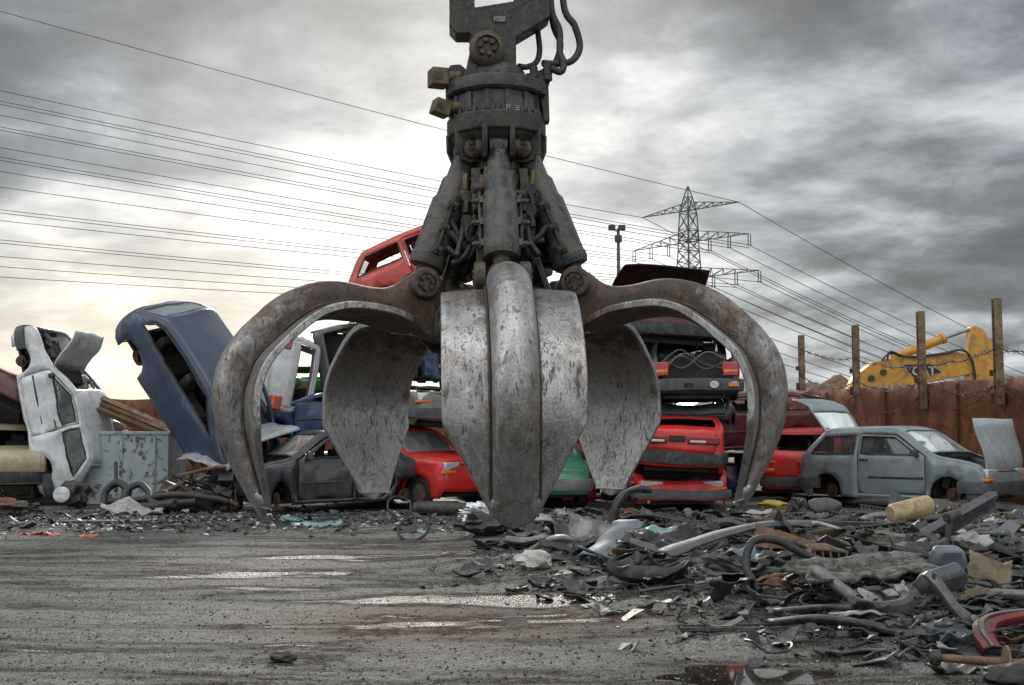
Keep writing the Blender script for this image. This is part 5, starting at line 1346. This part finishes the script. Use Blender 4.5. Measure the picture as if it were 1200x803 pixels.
# --- right-hand pile, larger pieces
put(g_channel([(-.1, 0, -.05), (-.06, .02, .35), (.12, .05, .62), (.4, .1, .72), (.62, .15, .70)], .22, .10), 'wheel_arch_liner', M_PLAS, 'black curved wheel arch strip standing behind the light blue cloth', 'arch strip', 722, 622, (0, 0, 0), solid=.015, land='the standing arch strip')
put(g_sheet(.30, .22, .08, -.4), 'plastic_scrap', M_CYAN, 'bright light blue plastic scrap on the scrap pile', 'plastic scrap', 742, 634, (60, 10, 15), solid=.01, lift=.12, land='the light blue plastic')
put(g_channel([(-.42, -.25, .02), (-.12, -.05, .18), (.12, .1, .36), (.25, .2, .42)], .42, .12), 'duct', M_BLUEG, 'grey-blue bent air duct below the light blue plastic', 'duct', 722, 655, (0, 0, 10), solid=.015, land='the bent air duct')
put(g_sheet(.75, .25, .05, .1), 'glass_sheet', M_TEAL, 'teal bent sheet right of the light blue plastic', 'sheet', 775, 636, (30, 0, 15), solid=.012, lift=.1)
put(g_channel([(-.42, .05, .22), (-.3, -.02, .03), (.05, -.05, .0), (.38, .02, .06)], .42, -.2), 'wing_liner', M_PLAS, 'black scoop-shaped wing liner open to the left on the pile', 'liner', 764, 682, (0, 0, -8), solid=.02, land='the black scoop liner')
put(g_channel([(-1.0, -.55, .02), (-.6, -.25, .10), (0, .05, .22), (.55, .12, .30), (1.0, .0, .30)], .27, .05, .012, .7), 'bumper', M_PLASG, 'long grey bumper strip stretching across the middle of the scrap pile', 'bumper', 858, 652, (0, 0, 6), solid=.02, lift=.08, land='the long grey bumper')
def loop(label, pts, r, u, v, m=M_RUBBER, name='hose', cat='hose', land=None):
    P = crom([Vector(p) for p in pts], 9); return put(MB().tube(P, r, 9), name, m, label, cat, u, v, land=land, smooth=60)
loop('thick black hose arching up from the pile over the long grey bumper', [(-.12, -.35, .0), (-.2, -.1, .22), (-.1, .05, .46), (.15, .05, .48), (.45, 0, .33), (.75, -.05, .22)], .045, 895, 690, land='the arching hose')
loop('thin black cable loop lying right of the short grey pipe', [(.7, .05, .02), (.2, .12, .10), (-.12, .1, .12), (-.22, -.05, .05), (.0, -.16, .03), (.5, -.12, .02), (.9, -.1, .03)], .018, 965, 712, name='cable', cat='cable', land='the black cable loop')
loop('thin dark cable snaking over the left half of the pile', [(-.9, 0, .05), (-.4, .1, .1), (0, -.05, .08), (.4, .1, .16), (.8, .0, .1)], .016, 850, 695, name='cable', cat='cable')
loop('white bent wire hoop behind the long grey bumper', [(-.16, 0, .0), (-.14, 0, .22), (.05, .05, .28), (.3, .1, .24)], .014, 785, 648, M_PALE, 'wire', 'wire')
put(MB().lathe([(.055, 0), (.06, .03), (.06, .55), (.05, .55), (.05, .1)], 16), 'pipe', M_STEELG, 'short grey pipe pointing down out of the pile under the arching hose', 'pipe', 955, 706, (115, 0, 35), lift=.06, land='the short grey pipe')
put(g_sheet(1.35, .75, .05, .02, 30, 20, .4), 'muddy_panel', M_MUD, 'large mud-covered panel sagging in the middle of the right pile', 'panel', 1012, 690, (9, -4, 8), solid=.03, lift=.13, land='the mud-covered panel')
put(g_sheet(1.5, 1.0, .05, .03, 20, 14), 'muddy_panel', M_GROUND, 'grit-covered sheet lying flat behind the large mud-covered panel', 'panel', 985, 652, (5, 3, -6), solid=.03, lift=.10)
put(g_sheet(1.2, .8, .05, .03, 20, 14), 'muddy_panel', M_GROUND, 'smaller grit-covered sheet in front of the bottom red car', 'panel', 820, 624, (5, 3, 6), solid=.03, lift=.06)
put(MB().box((0, 0, 0), (3.0, .12, .10)).box((0, .09, -.03), (3.0, .06, .03)), 'steel_beam', M_IRON, 'long dark steel beam lying level in front of the blue-grey hatchback', 'beam', 985, 628, (0, 1.5, -3), lift=.12, bevel=.01, land='the long dark beam')
put(g_lump(.30, (1.15, .7, .62), .12, 3), 'fuel_tank', M_PLASG, 'rounded dark fuel tank at the rear wheel of the blue-grey hatchback', 'tank', 966, 611, lift=.1, land='the rounded tank')
put(g_lump(.17, (1, .9, 1.1), .55), 'carburettor', M_IRON, 'small black casting left of the rounded dark tank', 'casting', 936, 610, lift=.08)
put(g_lump(.24, (1.5, .8, .45), .5), 'foam_piece', M_FOAM, 'yellow foam piece just right of the right claw tip', 'foam', 906, 600, lift=.06, land='the yellow foam')
put(g_sheet(.45, .32, .04), 'plastic_sheet', M_PALE, 'pale flat plastic piece left of the rounded dark tank', 'plastic', 886, 612, (12, 0, 10), solid=.012, lift=.1)
put(MB().prism([(0, 0), (.75, .0), (.12, .55)], .03, XZ), 'mudflap', M_PLASG, 'dark triangular panel standing before the blue-grey hatchback', 'panel', 1040, 622, (-15, 0, 0), lift=.2, land='the triangular panel')
put(MB().lathe([(.02, -.36), (.13, -.35), (.155, -.30), (.155, .28), (.14, .33), (.03, .34)], 20, Matrix.Rotation(pi / 2, 4, 'Y')), 'canister', M_TAN, 'tan dented canister lying by the front wheel of the blue-grey hatchback', 'canister', 1068, 630, (0, -12, 14), lift=.24, land='the tan canister')
loop('grey bent exhaust pipe left of the dark triangular panel', [(-.35, 0, .0), (-.2, 0, .14), (.05, .05, .24), (.35, .1, .26)], .06, 1020, 624, M_STEELG, 'exhaust_pipe', 'pipe')
g = MB().prism([(-.78, -.07), (.72, -.07), (.80, -.02), (.80, .05), (.70, .08), (-.72, .07), (-.80, .03)], .05, XZ, [[(cx_ + .032 * cos(q), .0 + .032 * sin(q)) for q in range(6)] for cx_ in (-.6, -.2, .2, .58)])
g.box((0, -.05, .085), (1.44, .14, .018)).box((0, -.05, -.085), (1.44, .14, .018))
put(g, 'cross_member', M_PLASG, 'heavy grey cross member rising to the right above the mirrors', 'cross member', 1112, 648, (18, -24, 16), lift=.02, bevel=.006, land='the heavy cross member')
put(MB().bar((0, 0, 0), (.08, .05, .55), .07, .05).cyl((-.05, 0, .48), (.18, .03, .56), .06, 12).box((0, 0, .02), (.2, .16, .12)), 'strut', M_IRON, 'upright black suspension strut crossing the heavy cross member', 'strut', 1108, 660, (0, 10, 30), bevel=.01)
def mirror(label, m, u, v, rot, w, lift):
    o = empty('door_mirror', ground_at(u, v, lift)); o.rotation_euler = [R(a) for a in rot]; tag(o, label, 'mirror')
    g = MB().prism([(-w / 2, -.09), (w * .38, -.11), (w / 2, 0), (w * .4, .10), (-w * .35, .13), (-w / 2, .06)], .12, XZ); g.build('housing', m, o, bevel=.03)
    MB().box((-.62 * w, 0, -.02), (.14, .06, .08)).build('foot', M_PLAS, o)
mirror('blue-grey car mirror housing resting on the dark mirror', M_BLUEG, 1112, 694, (20, -8, 8), .27, .22)
mirror('large dark grey mirror housing tilted up to the right', M_PLASG, 1104, 706, (35, -20, 5), .38, .13)
LAND.append(('the mirror housings', 1105, 680))
put(g_sheet(.42, .32, .04), 'board', M_BROWN, 'brown bent board right of the mirror housings', 'board', 1160, 690, (45, 15, -10), solid=.015, lift=.05, land='the brown board')
put(MB().lathe([(.19, -.07), (.26, -.085), (.30, -.05), (.305, 0), (.30, .05), (.26, .085), (.19, .07)], 30, cap=False), 'tyre', mat('dusty_tyre', (.10, .095, .085), .75, 0, .3, 8, (.03, .03, .03), .5, .5, 40), 'dusty bald tyre half buried flat in the right pile', 'tyre', 1032, 716, (8, -5, 0), lift=-.04, land='the half-buried tyre')
put(MB().prism([(-.32, .05), (-.18, .10), (.1, .06), (.26, .10), (.34, .03), (.28, -.05), (.05, -.05), (-.2, -.02), (-.34, -.03)], .05, None, [[(-.24 + .03 * cos(k), .035 + .03 * sin(k)) for k in range(6)]]).cyl((.28, .02, -.07), (.28, .02, .09), .05, 12), 'control_arm', M_STEELG, 'bent grey control arm standing against the mirror housings', 'control arm', 1112, 735, (62, 48, 10), bevel=.008, land='the control arm')
put(g_channel([(-.62, .12, .04), (-.2, .02, .10), (.25, -.08, .06), (.6, -.2, .0)], .13, .05), 'trim_strip', M_PLAS, 'long black trim strip pointing right at the front edge of the pile', 'strip', 985, 742, (0, 0, -4), solid=.014, land='the front trim strip')
put(g_channel([(-.6, .1, .06), (0, .02, .12), (.62, -.06, .04)], .10, .04), 'trim_strip', M_PLAS, 'second black trim strip lying just behind the front one', 'strip', 985, 724, (0, 0, -6), solid=.014)
put(g_channel([(-.45, .1, .02), (0, .0, .06), (.5, -.12, .02)], .09, .03), 'trim_strip', M_PLASG, 'grey narrow strip between the half-buried tyre and the front trim strips', 'strip', 1025, 736, (0, 0, -10), solid=.012)
put((lambda g: ([g.box((-.5 + .25 * i, 0, .015), (.03, .16, .03)) for i in range(5)], g.box((0, .085, .02), (1.06, .025, .035)).box((0, -.085, .02), (1.06, .025, .035)).box((0, 0, .008), (.98, .14, .006)))[1])(MB()), 'trim_strip', M_MUD, 'pale slatted strip lying flat at the left front of the pile', 'strip', 862, 738, (0, 0, 2), land='the pale slatted strip')
bp = empty('bumper', ground_at(1188, 762)); tag(bp, 'maroon bumper piece with black lining at the right edge of the photo', 'bumper'); bp.rotation_euler = (0, 0, R(12)); bp.location.z += .12; bp.scale = (.62, .62, .62)
g_channel([(-.40, -.28, -.10), (-.38, -.1, .02), (-.25, .05, .12), (.1, .12, .16), (.5, .14, .15)], .20, .10).build('skin', paint('bumper_maroon', (.15, .015, .02), .75, (.10, .08, .065)), bp, solid=.016)
g_sheet(.72, .28, .03).build('lining', M_PLAS, bp, solid=.012)
g_channel([(-.43, -.3, -.08), (-.41, -.1, .045), (-.27, .04, .145), (.1, .10, .185), (.5, .12, .175)], .035, .02).build('trim', M_STEELG, bp, solid=.008)
LAND.append(('the maroon bumper', 1180, 740))
axo = empty('axle_shaft', ground_at(1150, 792)); tag(axo, 'rusty axle shaft with a round flange, nearest piece at bottom right', 'axle'); axo.location.z += .08; axo.scale = (.72, .72, .72); axo.rotation_euler = (0, R(3), R(-9))
MB().lathe([(.030, -.34), (.034, -.1), (.036, .3), (.05, .32), (.05, .62)], 16, Matrix.Rotation(pi / 2, 4, 'Y')).build('shaft', M_RUSTY, axo)
MB().lathe([(.04, 0), (.13, .0), (.135, .02), (.05, .035)], 28, Matrix.Translation((.18, 0, 0)) @ Matrix.Rotation(pi / 2, 4, 'Y')).build('flange', M_RUSTY, axo)
MB().lathe([(.05, -.03), (.062, -.01), (.062, .05), (.04, .06)], 14, Matrix.Translation((-.36, 0, 0)) @ Matrix.Rotation(pi / 2, 4, 'Y')).build('end_cap', M_IRON, axo)
LAND.append(('the axle shaft', 1150, 775))
put(g_lump(.13, (1.7, 1, .7), .3, 3, 1.2), 'rubber_block', M_RUBBER, 'black rubber block at the bottom right corner', 'block', 1190, 801, lift=.0)
put(g_sheet(.36, .16, .04), 'plastic_piece', M_PLAS, 'flat black plastic piece left of the rusty axle shaft', 'plastic', 1118, 789, (5, 0, 10), solid=.02)
put(MB().box((0, 0, .06), (.20, .15, .13)).box((.02, -.04, .14), (.12, .05, .05)), 'battery_box', M_PLASG, 'small grey box left of the control arm foot', 'box', 1094, 752, (8, 5, 15), bevel=.012, land='the small grey box')
for k, (a, b, l) in enumerate((((1130, 618), (1230, 652), 'upper rusty pipe sloping to the right edge above the brown board'), ((1126, 632), (1230, 668), 'lower dark pipe sloping to the right edge above the brown board'), ((1140, 640), (1225, 630), 'thin brown pipe crossing the two sloping pipes'))):
    A, B = at(*a, 13.4 - k * .3), at(*b, 12.6 - k * .3); o = MB().tube([(0, 0, 0), (B - A) * .5 + Vector((0, 0, -.02)), B - A], .045 - .008 * k, 10).build('pipe', (M_RUSTY, M_IRON, M_RUSTY)[k]); o.location = A; tag(o, l, 'pipe')
put(g_channel([(-.5, 0, .05), (0, .06, .10), (.6, .05, .08)], .20, .06), 'sill_panel', M_STEELG, 'straight grey sill panel lying right of the mirror housings', 'sill', 1165, 712, (0, 0, -2), solid=.015, lift=.05)
put(g_lump(.22, (1.2, .8, .7), .5), 'pale_duct', M_PALE, 'pale crumpled duct under the heavy cross member', 'duct', 1135, 656, lift=.02)
put(g_sheet(.34, .14, .03), 'black_flake', M_PLAS, 'lone black flake on bare ground left of the pile front', 'flake', 722, 720, (3, 0, 5), solid=.03, land='the lone black flake')
put(g_lump(.055, (1.5, .8, .6), .4), 'clod', M_IRON, 'small dark clod alone on the wet foreground', 'clod', 330, 776)
put(g_sheet(.16, .10, .03), 'black_flake', M_PLAS, 'upright black splinter in front of the pale slatted strip', 'flake', 882, 752, (60, 20, 40), solid=.015)
# --- smaller scrap, one object each, described by its neighbour
REL = lambda u, v, U, V: ('left of' if U - u > abs(v - V) * 2.2 else 'right of' if u - U > abs(v - V) * 2.2 else 'in front of' if v > V else 'behind')
USED = set()
def small(kind, cat, colour, m, g, u, v, rot, solid, lift, name):
    near = sorted(LAND, key=lambda l: math.hypot(l[1] - u, (l[2] - v) * 2.2))
    for (l, U, V) in near[:4]:
        for pre in ('', ):
            t = '%s %s lying %s %s' % (colour, kind, REL(u, v, U, V), l)
            if t not in USED:
                USED.add(t); put(g, name, m, t, cat, u, v, rot, lift, solid, 22); return True
    return False
random.seed(77); PILE[0] = 1.0
KM = [('black', M_PLAS, 9), ('oily', M_IRON, 5), ('grey', M_PLASG, 4), ('pale', M_PALE, 1.2), ('rusty', M_RUSTY, 1.6), ('blue-grey', M_BLUEG, .6), ('bare steel', M_STEELG, 1.8), ('brown', M_BROWN, .8)]
def spots():
    while True:
        u, v = random.uniform(600, 1200), 606 + 168 * random.random() ** 1.3
        if v < 614 or (v < 590 + .26 * (u - 600) + 55 and v < 775): return u, v
cnt = 0
for _ in range(420):
    u, v = spots(); s = scl(v) * random.uniform(28, 70) * (1 if v < 690 else .7)
    s = min(s, .75 if v > 640 else .45); far = .4 if v < 640 else 1
    colour, m, _w = random.choices(KM, [k[2] for k in KM])[0]
    t = random.random(); a = random.uniform(-25, 25) + (180 if random.random() < .5 else 0)
    if t < .20: ok = small('plastic sliver' if m in (M_PLAS, M_PLASG, M_BLUEG, M_PALE) else 'metal sliver', 'sliver', 'long jagged ' + colour, m, g_sheet(s * random.uniform(1.1, 1.8), s * random.uniform(.1, .22), s * .05, random.uniform(-.15, .15), 18, 3, random.uniform(.2, .7), random.uniform(-.7, .7), random.choice((0, .4, -.5))), u, v, (far * random.uniform(-40, 40), far * random.uniform(-14, 14), a), .010, random.uniform(-.01, .07), 'scrap_sliver')
    elif t < .26: ok = small('plastic strip' if m in (M_PLAS, M_PLASG, M_BLUEG, M_PALE) else 'metal strip', 'strip', 'curved ' + colour, m, g_channel([(-s * .7, 0, 0), (-s * .2, s * random.uniform(-.15, .15), s * random.uniform(.02, .2)), (s * .3, s * random.uniform(-.2, .2), s * random.uniform(.02, .2)), (s * .7, 0, random.uniform(-.02, .1))], s * random.uniform(.12, .3), s * .08), u, v, (random.uniform(-20, 20), random.uniform(-8, 8), a), .012, random.uniform(-.01, .08), 'scrap_strip')
    elif t < .70: ok = small('panel scrap', 'panel', 'bent ' + colour, m, g_sheet(s, s * random.uniform(.3, .65), s * random.uniform(.03, .16), random.uniform(-.3, .3), twist=random.uniform(-.5, .5), ragged=random.uniform(.2, .6), fold=random.choice((0, .25, -.3, .45))), u, v, (far * random.uniform(-32, 26), far * random.uniform(-18, 18), a), .010, random.uniform(-.02, .05), 'panel_scrap')
    elif t < .74:
        k = s * .5; g = MB().lathe([(.03, -k), (.035, -k * .9), (.035, k * .2), (.028, k * .22), (.014, k * .24), (.014, k * .9), (.026, k * .92), (.026, k)], 12, Matrix.Rotation(pi / 2, 4, 'Y')); g.lathe([(.05, -k * .3), (.055, -k * .28), (.05, -k * .26)], 12, Matrix.Rotation(pi / 2, 4, 'Y'))
        ok = small('shock absorber', 'shock absorber', colour, m, g, u, v, (0, random.uniform(-20, 20), a), 0, random.uniform(0, .05), 'shock_absorber')
    elif t < .78:
        g = MB(); k = s * .55; n_ = 9
        for i_ in range(n_): g.box((-k + 2 * k * i_ / (n_ - 1), 0, 0), (.014, k * .8, .03))
        g.box((0, k * .4, 0), (2 * k + .03, .03, .035)).box((0, -k * .4, 0), (2 * k + .03, .03, .035)).box((0, 0, -.004), (2 * k, .016, .02))
        ok = small('grille frame', 'grille', 'slatted ' + colour, m, g, u, v, (random.uniform(-35, 35), random.uniform(-15, 15), a), 0, random.uniform(0, .05), 'grille_frame')
    elif t < .81:
        g = MB().lathe([(.03, .03), (.06, .035), (.065, .0), (.13, -.005), (.13, -.025), (.05, -.03)], 22); ok = small('brake disc', 'brake disc', 'round ' + colour, m, g, u, v, (random.uniform(-40, 40), random.uniform(-30, 30), a), 0, 0, 'brake_disc')
    elif t < .82: ok = small('hose piece' if m in (M_PLAS, M_PLASG, M_BLUEG) else 'pipe piece', 'hose', 'crooked ' + colour, m, MB().tube(crom([Vector((-s * .6, 0, 0)), Vector((-s * .2, s * random.uniform(-.3, .3), s * random.uniform(0, .3))), Vector((s * .2, s * random.uniform(-.3, .3), s * random.uniform(0, .3))), Vector((s * .6, 0, .02))], 6), random.uniform(.012, .032), 7), u, v, (random.uniform(-15, 15), random.uniform(-10, 10), a), 0, random.uniform(-.01, .06), 'hose_piece')
    elif t < .93: ok = small('broken lump', 'lump', 'jagged ' + colour, m, g_lump(s * .28, (random.uniform(1, 1.8), .8, random.uniform(.4, .8)), .7, 2, 2.0), u, v, (random.uniform(-20, 20), random.uniform(-20, 20), a), 0, -.02, 'scrap_lump')
    else:
        k = s * .5; ok = small('bracket', 'bracket', 'angular ' + colour, m, MB().prism([(-k, -k * .3), (k * .3, -k * .35), (k, -.1 * k), (k * .8, k * .3), (.1 * k, k * .15), (-k * .5, k * .4), (-k * 1.1, .15 * k)], .025, None, [[(-.55 * k + .12 * k * cos(q), .02 + .12 * k * sin(q)) for q in range(6)]]).prism([(-k, 0), (k * .2, 0), (k * .1, k * .28), (-k * .8, k * .3)], .02, Matrix.Translation((0, -k * .3, 0)) @ XZ), u, v, (random.uniform(-50, 50), random.uniform(-30, 30), a), 0, random.uniform(0, .07), 'scrap_bracket')
    cnt += bool(ok)
print('small scrap', cnt)
